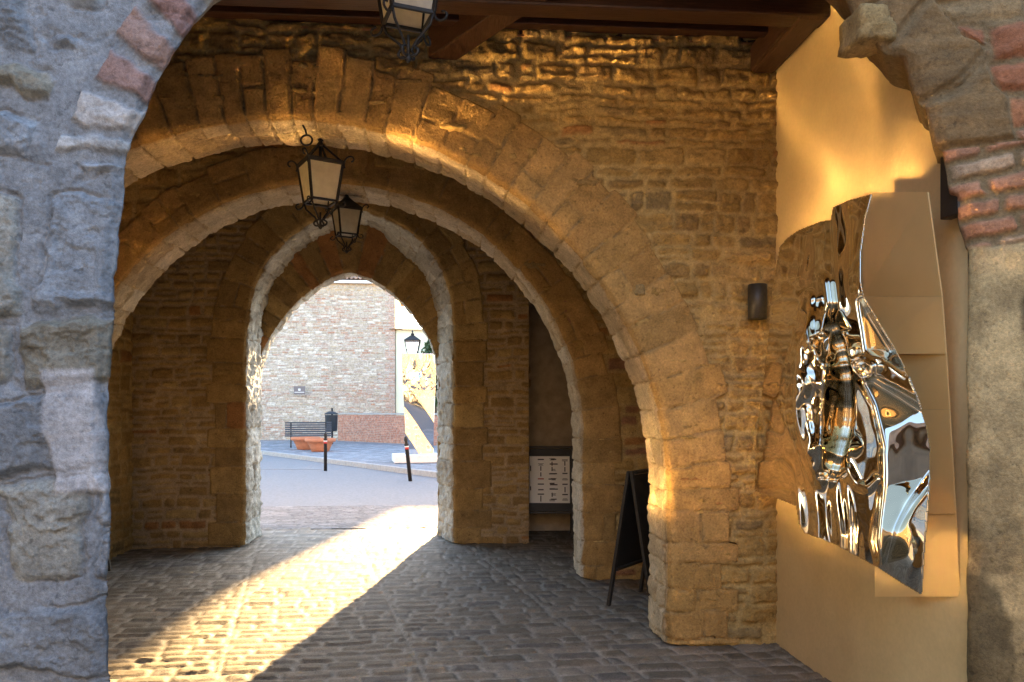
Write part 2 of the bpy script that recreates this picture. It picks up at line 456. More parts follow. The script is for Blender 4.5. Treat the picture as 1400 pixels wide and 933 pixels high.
def core(name, outline, hole, y0, y1, mat, parent):
    """solid back of an arch wall: outer rectangle strip around the arch opening, extruded y0..y1 (no face on the front)"""
    mb = MB(); n = len(hole)
    x0, x1, z1 = outline
    for i in range(n - 1):
        a, b = hole[i], hole[i + 1]
        def proj(p, first, lastp):
            return p
        # back face: from hole edge up/out to the rectangle
        pass
    hp = np.array(hole)
    # rectangle points matched by angle from the opening centre
    cx, cz = hp[:, 0].mean(), 0.0
    def rect(p):
        dx, dz = p[0] - cx, max(p[1] - cz, 0) + 1e-6
        k = 1e9
        if dx > 1e-6: k = min(k, (x1 - cx) / dx)
        if dx < -1e-6: k = min(k, (x0 - cx) / dx)
        k = min(k, (z1 - cz) / dz)
        return (cx + dx * k, cz + dz * k)
    pr = [rect(p) for p in hp]
    for i in range(n - 1):
        a, b, c, d = hp[i], hp[i + 1], pr[i + 1], pr[i]
        mb.quad([(a[0], y1, a[1]), (b[0], y1, b[1]), (c[0], y1, c[1]), (d[0], y1, d[1])])
        # corner fill
        if (abs(c[0] - d[0]) > 1e-4) and (abs(c[1] - d[1]) > 1e-4):
            q = (x0 if d[0] <= x0 + 1e-3 or c[0] <= x0 + 1e-3 else x1, z1)
            mb.quad([(d[0], y1, d[1]), (c[0], y1, c[1]), (q[0], y1, q[1])])
        mb.quad([(a[0], y0, a[1]), (a[0], y1, a[1]), (b[0], y1, b[1]), (b[0], y0, b[1])])
    return mb.build(name, mat, parent)

XL, XR = -3.62, 2.15            # side walls of the passage
CEIL = 3.97
Y1, Y2, Y3 = 5.0, 7.0, 8.95

# ---- first inner arch wall
A1 = tag(empty('arch_wall', (-1.03, Y1, 0)), 'wide round arch of long ochre voussoirs whose wall meets the yellow plaster', 'arch wall')
def P_(parent):                  # children keep world coordinates
    bpy.context.view_layer.update(); return parent
def adopt(o, parent):
    o.parent = parent; o.matrix_parent_inverse = parent.matrix_basis.inverted(); return o

path1 = circle_path(-1.03, .965, 2.43)
hole1, _ = offset_path(resample(path1, .06)[0], .07)
hole1 = np.r_[hole1, [[hole1[-1][0], -1], [hole1[0][0], -1]]]
o = wall_xz('rubble_masonry', XL - .1, XR + .02, -.03, CEIL + .12, Y1, .0115, 11, M['ochre'], None, hole1, pal=RUB, mortar=(.47, .335, .135), row=(.05, .145), col=(.09, .36), relief=.022, rough=.026, joint=.006, warp=.030, smear=1.0, fine=.010, bevel=.020); adopt(o, A1)
o = ring('voussoir_ring', path1, Y1, .44, .42, M['ochre'], None, 21, jw=(.12, .23), proud=.022, vw=(.11, .21), z_spring=.95, pal=VOU, rough_soffit=.014, soffit_pal=[(.56, .44, .27, 3), (.62, .50, .33, 2), (.48, .36, .21, 2)], bite=.02); adopt(o, A1)
o = core('wall_core', (XL - .1, XR + .02, CEIL + .12), circle_path(-1.03, .965, 2.47, -.02, 60), Y1 + .05, Y1 + .40, M['render'], None); adopt(o, A1)

# ---- second inner arch wall
A2 = tag(empty('arch_wall', (-1.1, Y2, 0)), 'middle round arch between the widest arch and the gateway wall', 'arch wall')
path2 = circle_path(-1.10, 1.295, 2.275)
hole2, _ = offset_path(resample(path2, .06)[0], .07)
hole2 = np.r_[hole2, [[hole2[-1][0], -1], [hole2[0][0], -1]]]
o = wall_xz('rubble_masonry', XL - .1, XR + .02, -.03, CEIL + .32, Y2, .014, 12, M['ochre'], None, hole2, row=(.09, .2), col=(.16, .40), pal=OCH + [(.36, .19, .10, 2)], relief=.022, rough=.010); adopt(o, A2)
o = ring('voussoir_ring', path2, Y2, .34, .50, M['ochre'], None, 22, step=.014, vw=(.15, .3), z_spring=1.25, pal=VOU, rough_soffit=.02, soffit_pal=[(.55, .46, .33, 3), (.60, .52, .40, 2), (.48, .38, .25, 1)], bite=.025); adopt(o, A2)
o = core('wall_core', (XL - .1, XR + .02, CEIL + .32), circle_path(-1.10, 1.295, 2.315, -.02, 60), Y2 + .05, Y2 + .48, M['render'], None); adopt(o, A2)

# ---- gateway wall: round inner arch and pointed outer arch
A3 = tag(empty('gate_wall', (-1.18, Y3, 0)), 'innermost dark rubble gateway wall with pale rough reveals and a pointed outer arch', 'gate wall')
p3 = [(-2.36, 0), (-2.36, 1.2), (-2.36, 2.2), (-2.32, 2.72), (-2.22, 3.05), (-2.04, 3.34), (-1.77, 3.59), (-1.50, 3.75), (-1.19, 3.85), (-.90, 3.80), (-.62, 3.67), (-.35, 3.46), (-.15, 3.18), (-.05, 2.88), (-.02, 2.4), (-.02, 1.2), (-.02, 0)]
path3 = smooth_path(p3, 3)
hole3, _ = offset_path(resample(path3, .06)[0], .07)
hole3 = np.r_[hole3, [[hole3[-1][0], -1], [hole3[0][0], -1]]]
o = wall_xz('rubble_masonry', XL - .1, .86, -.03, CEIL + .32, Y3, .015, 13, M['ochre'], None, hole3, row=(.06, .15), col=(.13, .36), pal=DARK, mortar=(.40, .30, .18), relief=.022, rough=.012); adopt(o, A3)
WH = [(.50, .49, .44, 3), (.58, .57, .52, 2), (.42, .40, .35, 2)]
o = ring('voussoir_ring', path3, Y3, .37, .60, M['ochre'], None, 23, step=.015, vw=(.14, .26), z_spring=2.3, pal=DARK, mortar=(.34, .26, .16), rough_soffit=.035, soffit_pal=WH, bite=.02, soffit_taper=-.28, jag=.1); adopt(o, A3)
p4 = [(-2.42, 0), (-2.42, 1.1), (-2.40, 1.9), (-2.35, 2.22), (-2.20, 2.49), (-2.02, 2.75), (-1.85, 2.93), (-1.62, 3.10), (-1.42, 3.19), (-1.28, 3.23), (-1.14, 3.20), (-.93, 3.11), (-.70, 2.94), (-.50, 2.72), (-.34, 2.48), (-.24, 2.26), (-.20, 1.9), (-.19, 1.1), (-.19, 0)]
path4 = smooth_path(p4, 2)
o = ring('pointed_arch', path4, Y3 + .60, .78, .22, M['ochre'], None, 24, step=.016, vw=(.1, .2), z_spring=1.9, pal=DARK, mortar=(.30, .23, .14), rough_soffit=.02, soffit_pal=WH, bite=.015, jag=.0, proud=.0, quoin=0.0); adopt(o, A3)
mb = MB()
# outer face of the gatehouse
hp = np.array(smooth_path(p4, 2))
o = core('outer_face', (-6.0, 4.5, 4.75), [tuple(q) for q in offset_path(hp, .02)[0]], Y3 + .70, Y3 + .80, M['render'], None); adopt(o, A3)
# return of the wall beside the recess
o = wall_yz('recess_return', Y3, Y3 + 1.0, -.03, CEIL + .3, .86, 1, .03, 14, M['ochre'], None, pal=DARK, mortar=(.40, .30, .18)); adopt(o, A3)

# ---- side walls and recess
sw = wall_yz('passage_wall', 3.3, Y3 + .05, -.03, CEIL + .4, XL, 1, .02, 15, M['ochre'], None, pal=OCH, relief=.02)
tag(sw, 'long ochre rubble wall running in shadow beside the grey pier to the gateway', 'stone wall')
sw = wall_yz('passage_wall', Y1 + .45, Y3 + 1.05, -.03, CEIL + .4, XR, -1, .02, 16, M['ochre'], None, pal=OCH, relief=.02)
tag(sw, 'rubble wall behind the folding chalkboard, joining the three arch walls', 'stone wall')
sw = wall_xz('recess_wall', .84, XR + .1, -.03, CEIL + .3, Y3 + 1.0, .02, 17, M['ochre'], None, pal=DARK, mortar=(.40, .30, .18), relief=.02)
tag(sw, 'dark rubble wall at the back of the recess behind the poster board', 'stone wall')

# ---- yellow plaster wall
ys = np.arange(3.07, Y1 + .03, .02); zs = np.arange(-.02, CEIL + .1, .02)
U, V = np.meshgrid(ys, zs)
hh = .006 * (fbm(U * 1.3, V * 1.3, 61, 3) - .5) + .0015 * (fbm(U * 14, V * 14, 62, 3) - .5)
pw = grids('plaster_wall', [(np.stack([XR - hh, U, V], -1), np.ones(U.shape + (3,)), None)], M['plaster'])
bpy.context.view_layer.update()
tag(pw, 'smooth yellow plastered wall that carries the polished horse relief', 'plaster wall')
mb = MB(); mb.box((XR + .2, 4.1, 2.0), (.36, 1.86, 4.2)); o = mb.build('wall_core', M['render'], pw)

# ---------------------------------------------------------------- entrance arch (near): grey pier, brick pier, crown
E0 = tag(empty('entrance_arch', (.42, 3.0, 0)), 'nearest rough archway framing the view, a blue grey stone pier and a brick pier', 'entrance arch')
GREY = [(.30, .335, .365, 3), (.37, .41, .445, 3), (.235, .26, .28, 2), (.33, .335, .30, 2.2), (.46, .52, .57, 1.3), (.27, .26, .21, 1.8)]
edgeL = [(156, 1100), (153, 933), (146, 870), (145, 800), (148, 740), (150, 650), (151, 560), (152, 470), (156, 400), (160, 340), (166, 280), (166, 226), (178, 185), (195, 150), (212, 110), (232, 78), (255, 42), (287, 0), (318, -40), (360, -80), (420, -115), (500, -140), (600, -155)]
PL = [at_y(px, py, 3.0) for px, py in edgeL]
eL = np.array([(p.x, p.z) for p in PL])
def left_pier():
    res = .0062
    zs = np.arange(-.03, 4.3, res)
    xe = np.interp(zs, eL[:, 1], eL[:, 0]) + .018 * (fbm(zs * 4, zs * 0, 71, 4) - .5) * 2 + .006 * (fbm(zs * 22, zs * 0, 72, 2) - .5) * 2
    # distance back from the edge: 0 at arris; the first columns wrap round the corner into the splayed reveal
    a = np.r_[np.linspace(-.46, -.02, 28), np.arange(-.012, 1.0, res), np.arange(1.0, 2.6, .05)]
    A, Z = np.meshgrid(a, zs); XE = np.repeat(xe[:, None], len(a), 1)
    U = XE - np.maximum(A, 0); V = Z
    ids, d = coursed(U, V, 33, (.26, .52), (.28, .62), .06, ws=1.6, fine=.014, split=.3)
    r1 = hid(ids, 1)
    jn = .014 + .045 * sstep(.38, .62, fbm(U * 2.2, V * 2.2, 75, 4))
    m = sstep(0, .03, d - jn)
    lump = fbm(U * 3 + r1 * 20, V * 4 + r1 * 11, 76, 3) - .5
    q1 = fbm(U * 3.2 + r1 * 31, V * 5.4 + r1 * 5, 86, 5); q2 = fbm(U * 7 + r1 * 13, V * 10, 95, 5)
    ledge = sstep(.50, .515, q1) * .012 + sstep(.58, .592, q1) * .010 + sstep(.42, .43, q1) * .008
    chipm = sstep(.60, .615, q2) * .010
    tilt = (hid(ids, 14) - .5) * .05 * (fbm(U * .9, V * .9, 97, 1) - .5)
    h = .020 * m * (.35 + r1) + .022 * lump * (.4 + .6 * m) + (ledge - chipm + tilt) * m + .010 * (fbm(U * 16, V * 22, 78, 4) - .5) + .009 * (fbm(U * 40, V * 46, 98, 3) - .5)
    h -= .020 * np.exp(-((d - jn + .004) / .0065) ** 2) * sstep(.36, .52, fbm(U * 2.6, V * 2.6, 99, 3))
    pits = sstep(.72, .80, fbm(U * 38, V * 38, 79, 2)); h -= .008 * pits
    c = pick(ids, GREY) * (.70 + .6 * fbm(U * 5 + r1 * 9, V * 6, 80, 5))[..., None]
    mo = np.array((.29, .315, .335)) * (.85 + .3 * fbm(U * 8, V * 8, 81, 4))[..., None]
    mm = sstep(-.004, .012, d - jn)[..., None]
    c = c * mm + mo * (1 - mm)
    h = h * .72
    # radiating voussoir bricks of the arch edge above the springing
    zb = [(2.50, 0), (2.585, 1), (2.70, 2), (2.82, 3), (2.945, 4), (3.075, 5), (3.2, 6), (3.33, 7), (3.46, 8), (3.6, 9)]
    slant = .62 * sstep(2.45, 3.1, Z)
    Zb = Z + A * -slant + .015 * (fbm(U * 7, V * 7, 82, 3) - .5)
    e = np.array([q[0] for q in zb]); k = np.clip(np.searchsorted(e, Zb) - 1, 0, len(e) - 2)
    BC = np.array([(.46, .47, .46), (.47, .46, .44), (.33, .22, .19), (.37, .26, .22), (.31, .20, .18), (.52, .52, .50), (.36, .24, .2), (.5, .5, .48), (.34, .22, .19)])
    ln = .22 + .1 * hid(k + 400, 2)
    inside = (Zb > e[0]) & (A > -.05) & (A < ln)
    db = np.minimum.reduce([Zb - e[k], e[k + 1] - Zb, ln - A])
    mb_ = np.where(inside, sstep(.012, .03, db + .034 * (fbm(U * 13, V * 13, 83, 4) - .5)), 0)
    clear = np.where((Zb > e[0] - .03) & (A < .36), 1.0, 0.0)
    h = h * (1 - .6 * clear) + .018 * mb_ + .010 * mb_ * (fbm(U * 13, V * 13, 84, 3) - .5)
    cb = BC[k] * (.75 + .5 * fbm(U * 9, V * 9, 85, 4))[..., None]
    mcl = clear[..., None] * (1 - mm * .0)
    c = c * (1 - mcl) + mo * mcl
    c = c * (1 - mb_[..., None]) + cb * mb_[..., None]
    # one long pale slab half way up
    ps = at_y(105, 590, 3.0); q = np.maximum(np.abs(U - ps.x + .12 * (V - ps.z)) - .10, np.abs(V - ps.z) - .235) + .03 * (fbm(U * 6, V * 6, 87, 3) - .5)
    sl = sstep(.012, -.012, q); c = c * (1 - sl[..., None]) + (np.array((.50, .51, .52)) * (.85 + .3 * fbm(U * 12, V * 12, 88, 4))[..., None]) * sl[..., None]
    h = h * (1 - .7 * sl) + .024 * sl
    # wrap: A<0 goes back in +y and outward to the side
    wrap = np.maximum(-A, 0)
    rnd = sstep(.05, 0, A) * .03
    X = XE - np.maximum(A, 0) - wrap * .72 - rnd * .3
    Yv = 3.0 - h * np.where(A < 0, .4, 1) + wrap + rnd
    X = X + np.where(A < 0, h * .25, 0)
    return grids('stone_pier', [(np.stack([X, Yv, Z], -1)[:, ::-1], c[:, ::-1], None)], M['grey'])
o = left_pier(); adopt(o, E0)

edgeR = [(1329, 1150), (1326, 933), (1325, 700), (1324, 560), (1325, 470), (1326, 400), (1328, 345), (1322, 330), (1312, 300), (1310, 268), (1300, 262), (1297, 238), (1293, 205), (1281, 200), (1272, 178), (1266, 150), (1248, 128), (1240, 98), (1232, 80), (1206, 68), (1190, 48), (1168, 22), (1156, 0), (1130, -36), (1080, -80), (1020, -110), (950, -130), (860, -145), (760, -152), (600, -155)]
TH = R(22); xr0, yr0 = 2.105, 3.02
def at_rp(px, py):               # on the turned face of the brick pier
    a = math.atan((px - PX0) / FPX) + YAW; tn = math.tan(a)
    s = (tn * yr0 - xr0) / (math.cos(TH) + tn * math.sin(TH))
    y = yr0 - s * math.sin(TH); D = y / math.cos(a) * math.cos(a - YAW)
    return s, EYE + (PY0 - py) / FPX * D
eR = np.array([at_rp(*q) for q in edgeR])
def right_pier():
    res = .0085
    zs = np.arange(-.03, 4.3, res)
    se = np.interp(zs, eR[:, 1], eR[:, 0]) + .010 * (fbm(zs * 6, zs * 0, 171, 4) - .5) * 2
    a = np.r_[np.linspace(-.42, -.02, 26), np.arange(-.012, .95, res), np.arange(.95, 2.6, .05)]
    A, Z = np.meshgrid(a, zs); SE = np.repeat(se[:, None], len(a), 1)
    U = SE + np.maximum(A, 0); V = Z
    ids, d = coursed(U, V + U * .06, 133, (.07, .17), (.16, .4), .04, ws=2.4, fine=.01, split=.2)
    r1 = hid(ids, 1)
    jn = .010 + .02 * sstep(.4, .65, fbm(U * 3, V * 3, 175, 3)); m = sstep(0, .03, d - jn)
    h = .024 * m * (.3 + r1) + .022 * (fbm(U * 6 + r1 * 9, V * 14, 176, 4) - .5) + .008 * (fbm(U * 26, V * 26, 177, 3) - .5)
    RP = [(.27, .19, .09, 3), (.31, .22, .11, 2), (.21, .15, .075, 2), (.40, .18, .085, 2.6), (.40, .31, .18, 1), (.33, .14, .07, 1.6)]
    c = pick(ids, RP) * (.72 + .56 * fbm(U * 6 + r1 * 9, V * 9, 180, 5))[..., None]
    mo = np.array((.23, .165, .085)) * (.8 + .4 * fbm(U * 9, V * 9, 181, 4))[..., None]
    mm = sstep(-.004, .012, d - jn)[..., None]; c = c * mm + mo * (1 - mm)
    # regular brick courses beside the opening
    zb0 = at_rp(1325, 338)[1]; zb1 = at_rp(1290, 205)[1]
    ids2, d2 = coursed(A * 1.0 + V * 0, V - A * .12, 233, (.078, .088), (.16, .27), .008, ws=3, fine=.006, split=0)
    bm = (sstep(zb0 - .02, zb0, V - A * .12) * sstep(zb1 + .02, zb1, V - A * .12) * sstep(.34, .30, A + .1 * (hid(ids2, 5) - .5)))
    m2 = sstep(.008, .022, d2); BR = [(.45, .23, .13, 3), (.50, .28, .16, 2), (.40, .20, .11, 2), (.48, .33, .2, 1)]
    cb = pick(ids2, BR) * (.75 + .5 * fbm(U * 12, V * 12, 185, 4))[..., None]
    cb = cb * m2[..., None] + mo * (1 - m2[..., None])
    h = h * (1 - bm) + bm * (.020 * m2 + .006 * (fbm(U * 24, V * 24, 186, 3) - .5))
    c = c * (1 - bm[..., None]) + cb * bm[..., None]
    # big voussoirs above the bricks along the edge
    VB = [(.21, .135, .06, 2), (.245, .16, .07, 2), (.17, .115, .055, 1)]
    eb = np.array([zb1 + .0, zb1 + .2, zb1 + .43, zb1 + .58, zb1 + .8, zb1 + 1.0, zb1 + 1.25, zb1 + 1.6])
    Zb = Z - .7 * np.maximum(A, 0) * sstep(zb1, zb1 + .5, Z) + .02 * (fbm(U * 5, V * 5, 187, 3) - .5)
    k = np.clip(np.searchsorted(eb, Zb) - 1, 0, len(eb) - 2); ln = .27 + .10 * hid(k + 70, 1)
    db = np.minimum.reduce([Zb - eb[k], eb[k + 1] - Zb, ln - A]); ins = (Zb > eb[0]) & (A < ln)
    m3 = np.where(ins, sstep(.006, .03, db), 0)[..., None]; cv = pick(k + 7000, VB) * (.7 + .6 * fbm(U * 4 + k, V * 13, 188, 5))[..., None]
    inm = ins[..., None] * 1.0
    h = np.where(ins, .03 * m3[..., 0] + .03 * (fbm(U * 5 + k, V * 16, 189, 4) - .5), h)
    c = c * (1 - inm) + (cv * m3 + mo * (1 - m3)) * inm
    # old stained plaster below the bricks
    pl = sstep(zb0 + .005, zb0 - .015, V - A * .06 + .02 * (fbm(U * 9, V * 9, 190, 3) - .5))
    st = fbm(U * 2.6, V * 1.6, 191, 5); st2 = fbm(U * 8, V * 8, 192, 4)
    cp = np.array((.54, .40, .195)) * (1 - sstep(.50, .56, st)[..., None] * .62) * (.55 + .8 * st2)[..., None]
    cp = cp * (1 - .5 * sstep(.5, .62, fbm(U * 4, V * 4, 193, 5))[..., None] * sstep(1.8, .6, V)[..., None])
    h = h * (1 - pl) + pl * (.014 + .03 * (fbm(U * 2.2, V * 2.2, 194, 4) - .5) + .010 * (st2 - .5) + .005 * (fbm(U * 30, V * 30, 195, 3) - .5))
    c = c * (1 - pl[..., None]) + cp * pl[..., None]
    wrap = np.maximum(-A, 0); rnd = sstep(.04, 0, A) * .02
    S = SE + np.maximum(A, 0) + wrap * .5
    n = h * np.where(A < 0, .4, 1) - wrap - rnd
    X = xr0 + S * math.cos(TH) - n * math.sin(TH) * .2
    Yv = yr0 - S * math.sin(TH) - n * math.cos(TH)
    return grids('brick_pier', [(np.stack([X, Yv, Z], -1), c, None)], M['ochre'])
o = right_pier(); adopt(o, E0)
# masonry above and behind the entrance arch (outside the frame, closes the room)
mb = MB()
for pts in (eL, eR):
    pass
mb.box((-2.9, 3.50, 2.2), (1.86, .12, 4.5)); mb.box((3.35, 3.5, 2.2), (1.3, .3, 4.5)); mb.box((.4, 3.25, 4.2), (7.2, .5, .5)); mb.box((.35, 3.3, 4.62), (9.4, .6, .7))
o = mb.build('wall_core', M['render']); adopt(o, E0)
# stone jutting from the arch
def rock(name, c, r, seed, mat, col):
    nu, nv = 30, 20
    u = np.linspace(0, 2 * math.pi, nu); v = np.linspace(.01, math.pi - .01, nv); Uu, Vv = np.meshgrid(u, v)
    d = np.stack([np.sin(Vv) * np.cos(Uu), np.sin(Vv) * np.sin(Uu), np.cos(Vv)], -1)
    k = 1 / np.maximum(np.abs(d).max(-1), .62)
    q = fbm(d[..., 0] * 2 + 5, d[..., 2] * 2 + d[..., 1] * 2, seed, 3)
    P = d * k[..., None] * (.8 + .35 * q)[..., None] * np.array(r) + np.array(c)
    return grids(name, [(P[:, ::-1], np.ones(P.shape) * np.array(col) * (.8 + .4 * q)[..., None], None)], mat)
cR = at_D(1186, 44, 3.32)
o = rock('jutting_stone', tuple(cR), (.085, .10, .075), 5, M['ochre'], (.34, .235, .10)); adopt(o, E0)

# ---------------------------------------------------------------- ceiling
T0 = tag(empty('timber_ceiling', (0, 4.2, CEIL)), 'dark red brown plank ceiling with heavy beams above the entrance bay', 'ceiling')
mb = MB(); y = 3.1; k = 0
while y < Y1 + .02:
    mb.box((-.7, y + .085, CEIL + .05 + (.03 if k % 2 else 0)), (6.1, .150, .05)); y += .158; k += 1
mb.box((-.7, 4.1, CEIL + .12), (6.2, 2.2, .05))
o = mb.build('planks', M['wood'], None, .004); adopt(o, T0)
mb = MB()
for k in range(13): mb.box((-.7, 3.1 + k * .158 + .006, CEIL + .024), (6.1, .012, .012))  # thin pale bars stand in for highlights at the board seams
o = mb.build('seam_highlights', M['strip'], None); adopt(o, T0)
mb = MB(); mb.bar((XL, 4.32, 3.89), (XR, 4.32, 3.89), .15, .18); o = mb.build('cross_beam', M['wood'], None, .012); adopt(o, T0)
mb = MB(); mb.bar((-.10, 5.04, 3.925), (.56, 4.02, 3.925), .17, .21); o = mb.build('diagonal_beam', M['wood2'], None, .012); adopt(o, T0)
mb = MB(); mb.bar((XR - .10, 5.0, 3.885), (XR - .10, 4.25, 3.885), .17, .19); o = mb.build('wall_beam', M['wood2'], None, .025); adopt(o, T0)
mb = MB(); mb.bar((-3.6, 4.72, 3.945), (XR, 4.72, 3.945), .07, .06); o = mb.build('purlin', M['wood'], None, .006); adopt(o, T0)
T1 = tag(empty('timber_ceiling', (0, 6.2, 4.2)), 'dark timber ceiling over the bays behind the widest arch, only a beam tip showing', 'ceiling')
mb = MB(); mb.box((-.7, 7.2, 4.32), (6.1, 3.6, .06)); o = mb.build('planks', M['wood']); adopt(o, T1)
pb = at_y(325, 197, 5.95)
mb = MB(); mb.bar((pb.x, 5.75, 3.63), (pb.x - .1, 6.6, 4.25), .17, .16); o = mb.build('brace', M['wood2'], None, .01); adopt(o, T1)
mb = MB(); mb.box((-.8, 6.6, 4.78), (10.2, 7.2, .1)); mb.box((-5.3, 6.6, 2.3), (.3, 6.3, 4.8)); mb.box((3.9, 6.8, 2.3), (.3, 6.4, 4.8))
gr = mb.build('gatehouse_roof', M['roofslab']); tag(gr, 'flat masonry roof and outer walls of the gate passage', 'roof')

# ---------------------------------------------------------------- floor, road, ground
def sheet(name, pts, z, mat, kind='structure'):
    mb = MB(); mb.quad([(x, y, z) for x, y in pts]); o = mb.build(name, mat); tag(o, kind=kind); return o
sheet('ground', [(-900, -900), (900, -900), (900, 900), (-900, 900)], -.09, M['earth'])
def cobbles():
    ys = [1.4]
    while ys[-1] < 10.25: ys.append(ys[-1] + max(.011, .0042 * ys[-1] * (ys[-1] / 4.5)))
    ys = np.array(ys); xs = np.arange(XL - .6, XR + .3, .0135)
    Xg, Yg = np.meshgrid(xs, ys)
    a = R(11.5); U = Xg * math.cos(a) + Yg * math.sin(a) * 1.0; V = -Xg * math.sin(a) * .35 + Yg
    U = (Xg + .2 * (Yg - 4.4) + .15)                      # seams drift with depth
    W = 1.18; band = np.floor(U / W); ub = U - band * W
    Vb = V + .05 * (hid(band.astype(np.int64) + 50, 1) - .5)
    ids, d = coursed(U, Vb, 55, (.10, .155), (.14, .34), .028, ws=1.8, fine=.008, split=0)
    seam = np.minimum(ub, W - ub) + .006 + .02 * (fbm(U * 3, V * 3, 56, 3) - .5)
    d = np.minimum(d, np.maximum(seam, 0)); ids = ids + band.astype(np.int64) * 777
    r1 = hid(ids, 1)
    jn = .0035 + .010 * fbm(U * 4, V * 4, 57, 3); m = sstep(0, .020, d - jn)
    h = .010 * m + .007 * (r1 - .5) * m + .006 * (fbm(U * 5 + r1 * 30, V * 14, 58, 4) - .5) * 2 * m + .006 * (fbm(U * 30, V * 34, 59, 3) - .5) + .02 * (fbm(U * .8, V * .8, 60, 2) - .5)
    CP = [(.18, .152, .112, 3), (.21, .18, .136, 3), (.15, .128, .096, 2), (.245, .215, .17, 1.5), (.14, .126, .11, 1)]
    c = pick(ids, CP) * (.75 + .5 * fbm(U * 7 + r1 * 20, V * 10, 61, 4))[..., None]
    mo = np.array((.36, .33, .275)) * (.55 + .6 * fbm(U * 6, V * 6, 62, 4))[..., None]
    mm = sstep(-.002, .010, d - jn)[..., None]
    c = c * mm + mo * (1 - mm)
    return grids('cobble_floor', [(np.stack([Xg, Yg, h - .022], -1), c, None)], M['cobble'])
tag(cobbles(), kind='structure')
def setts():
    xs = np.arange(-7.5, 4.5, .03); ys = np.arange(10.2, 12.62, .025); U, V = np.meshgrid(xs, ys)
    a = R(12); U2 = U * math.cos(a) + V * math.sin(a); V2 = -U * math.sin(a) + V * math.cos(a)
    ids, d = coursed(U2, V2, 65, (.10, .13), (.18, .30), .01, split=0)
    m = sstep(.003, .02, d); h = .008 * m
    c = pick(ids, [(.28, .275, .27, 3), (.33, .325, .315, 2), (.25, .245, .24, 2)]) * (.85 + .3 * fbm(U * 3, V * 3, 66, 4))[..., None] * (.6 + .4 * m)[..., None]
    return grids('threshold_paving', [(np.stack([U, V, h - .016], -1), c, None)], M['sett'])
tag(setts(), kind='structure')
sheet('yard', [(-14, -30), (14, -30), (14, 1.45), (-14, 1.45)], -.03, plain_mat('yard_stone', (.30, .27, .22), .85, 0, 6, .2, .3))
K0 = Vector((-6.68, 27.3, 0)); K1 = Vector((-.47, 17.8, 0)); kd = (K1 - K0).normalized(); kn = Vector((kd.y, -kd.x, 0))
if kn.y < 0: kn = -kn
Ka = K0 - kd * 22; Kb = K1 + kd * 9
sheet('road', [(-40, 12.6), (40, 12.6), (Kb.x + 30, Kb.y), (Kb.x, Kb.y), (Ka.x, Ka.y), (-40, Ka.y)], -.02, M['asphalt'])
mb = MB(); mb.bar(Ka + kn * .07 + Vector((0, 0, .03)), Kb + kn * .07 + Vector((0, 0, .03)), .14, .16)
tag(mb.build('kerb', M['kerb'], None, .01), kind='structure')
def far_pave():
    us = np.arange(-22, 20.5, .09); vs = np.arange(.13, 16, .09); U, V = np.meshgrid(us, vs)
    ids, d = coursed(U, V, 67, (.2, .24), (.25, .4), .02, split=0)
    m = sstep(.004, .04, d)
    c = pick(ids, [(.30, .30, .31, 3), (.36, .36, .37, 2), (.26, .26, .27, 2)]) * (.8 + .4 * fbm(U * 2, V * 2, 68, 4))[..., None] * (.72 + .28 * m)[..., None]
    P = np.stack([K0.x + kd.x * U + kn.x * V, K0.y + kd.y * U + kn.y * V, .105 + .004 * m], -1)
    return grids('pavement', [(P, c, None)], M['far_stone'])
tag(far_pave(), kind='structure')
# thin painted line on the road
la, lb = at_D(360, 640, 1.55 * 1050 / 80), at_D(445, 641, 1.55 * 1050 / 81)
mb = MB(); mb.bar(Vector((la.x - 4, la.y, -.014)), Vector((lb.x, lb.y, -.014)), .06, .004); tag(mb.build('road_marking', M['paint']), kind='structure')


# ---------------------------------------------------------------- buildings beyond the gate
BH = empty('brick_house', (0, 0, 0))
tag(BH, 'tall windowless house wall of mixed brick and pale stones beyond the gate', 'house')
fa = at_D(255, 602, 35.6); fb = at_D(540, 602, 36.6); fa.z = fb.z = .1
fd = (fb - fa); FL = fd.length; fd.normalize(); fn = Vector((fd.y, -fd.x, 0))
if fn.y > 0: fn = -fn
HE = 7.45
def brickface():
    us = np.arange(0, FL + .02, .032); vs = np.arange(0, HE, .026); U, V = np.meshgrid(us, vs)
    ids, d = coursed(U, V, 77, (.06, .12), (.14, .42), .03, split=.2)
    zone = fbm(U * .35, V * .5, 78, 3)
    BP1 = [(.44, .24, .15, 2.4), (.48, .32, .21, 3), (.45, .37, .27, 3), (.64, .57, .46, 1.6), (.40, .29, .2, 2)]
    BP2 = [(.46, .38, .27, 3), (.51, .43, .32, 2), (.68, .62, .51, 1.8), (.44, .28, .19, 1.2)]
    c = np.where((zone + .25 * (hid(ids, 12) - .5) > .5)[..., None], pick(ids, BP1), pick(ids, BP2))
    top = sstep(HE - .75, HE - .25, V + .3 * (fbm(U, V, 79, 2) - .5))[..., None]
    c = c * (1 - top * .7) + np.array((.52, .38, .2)) * top * .7
    qx = FL - U; quo = ((qx < .3 + .15 * (np.floor(V / .3) % 2)))[..., None]; c = np.where(quo, c * .4 + .6 * np.array((.52, .26, .18)), c)
    m = sstep(.004, .03, d); c = c * m[..., None] + np.array((.48, .42, .36)) * (1 - m[..., None])
    h = .025 * m * (.3 + hid(ids, 1))
    P = np.stack([fa.x + fd.x * U + fn.x * h, fa.y + fd.y * U + fn.y * h, .1 + V], -1)
    return grids('wall', [(P, c, None)], M['far_stone'], BH)
brickface()
mb = MB()
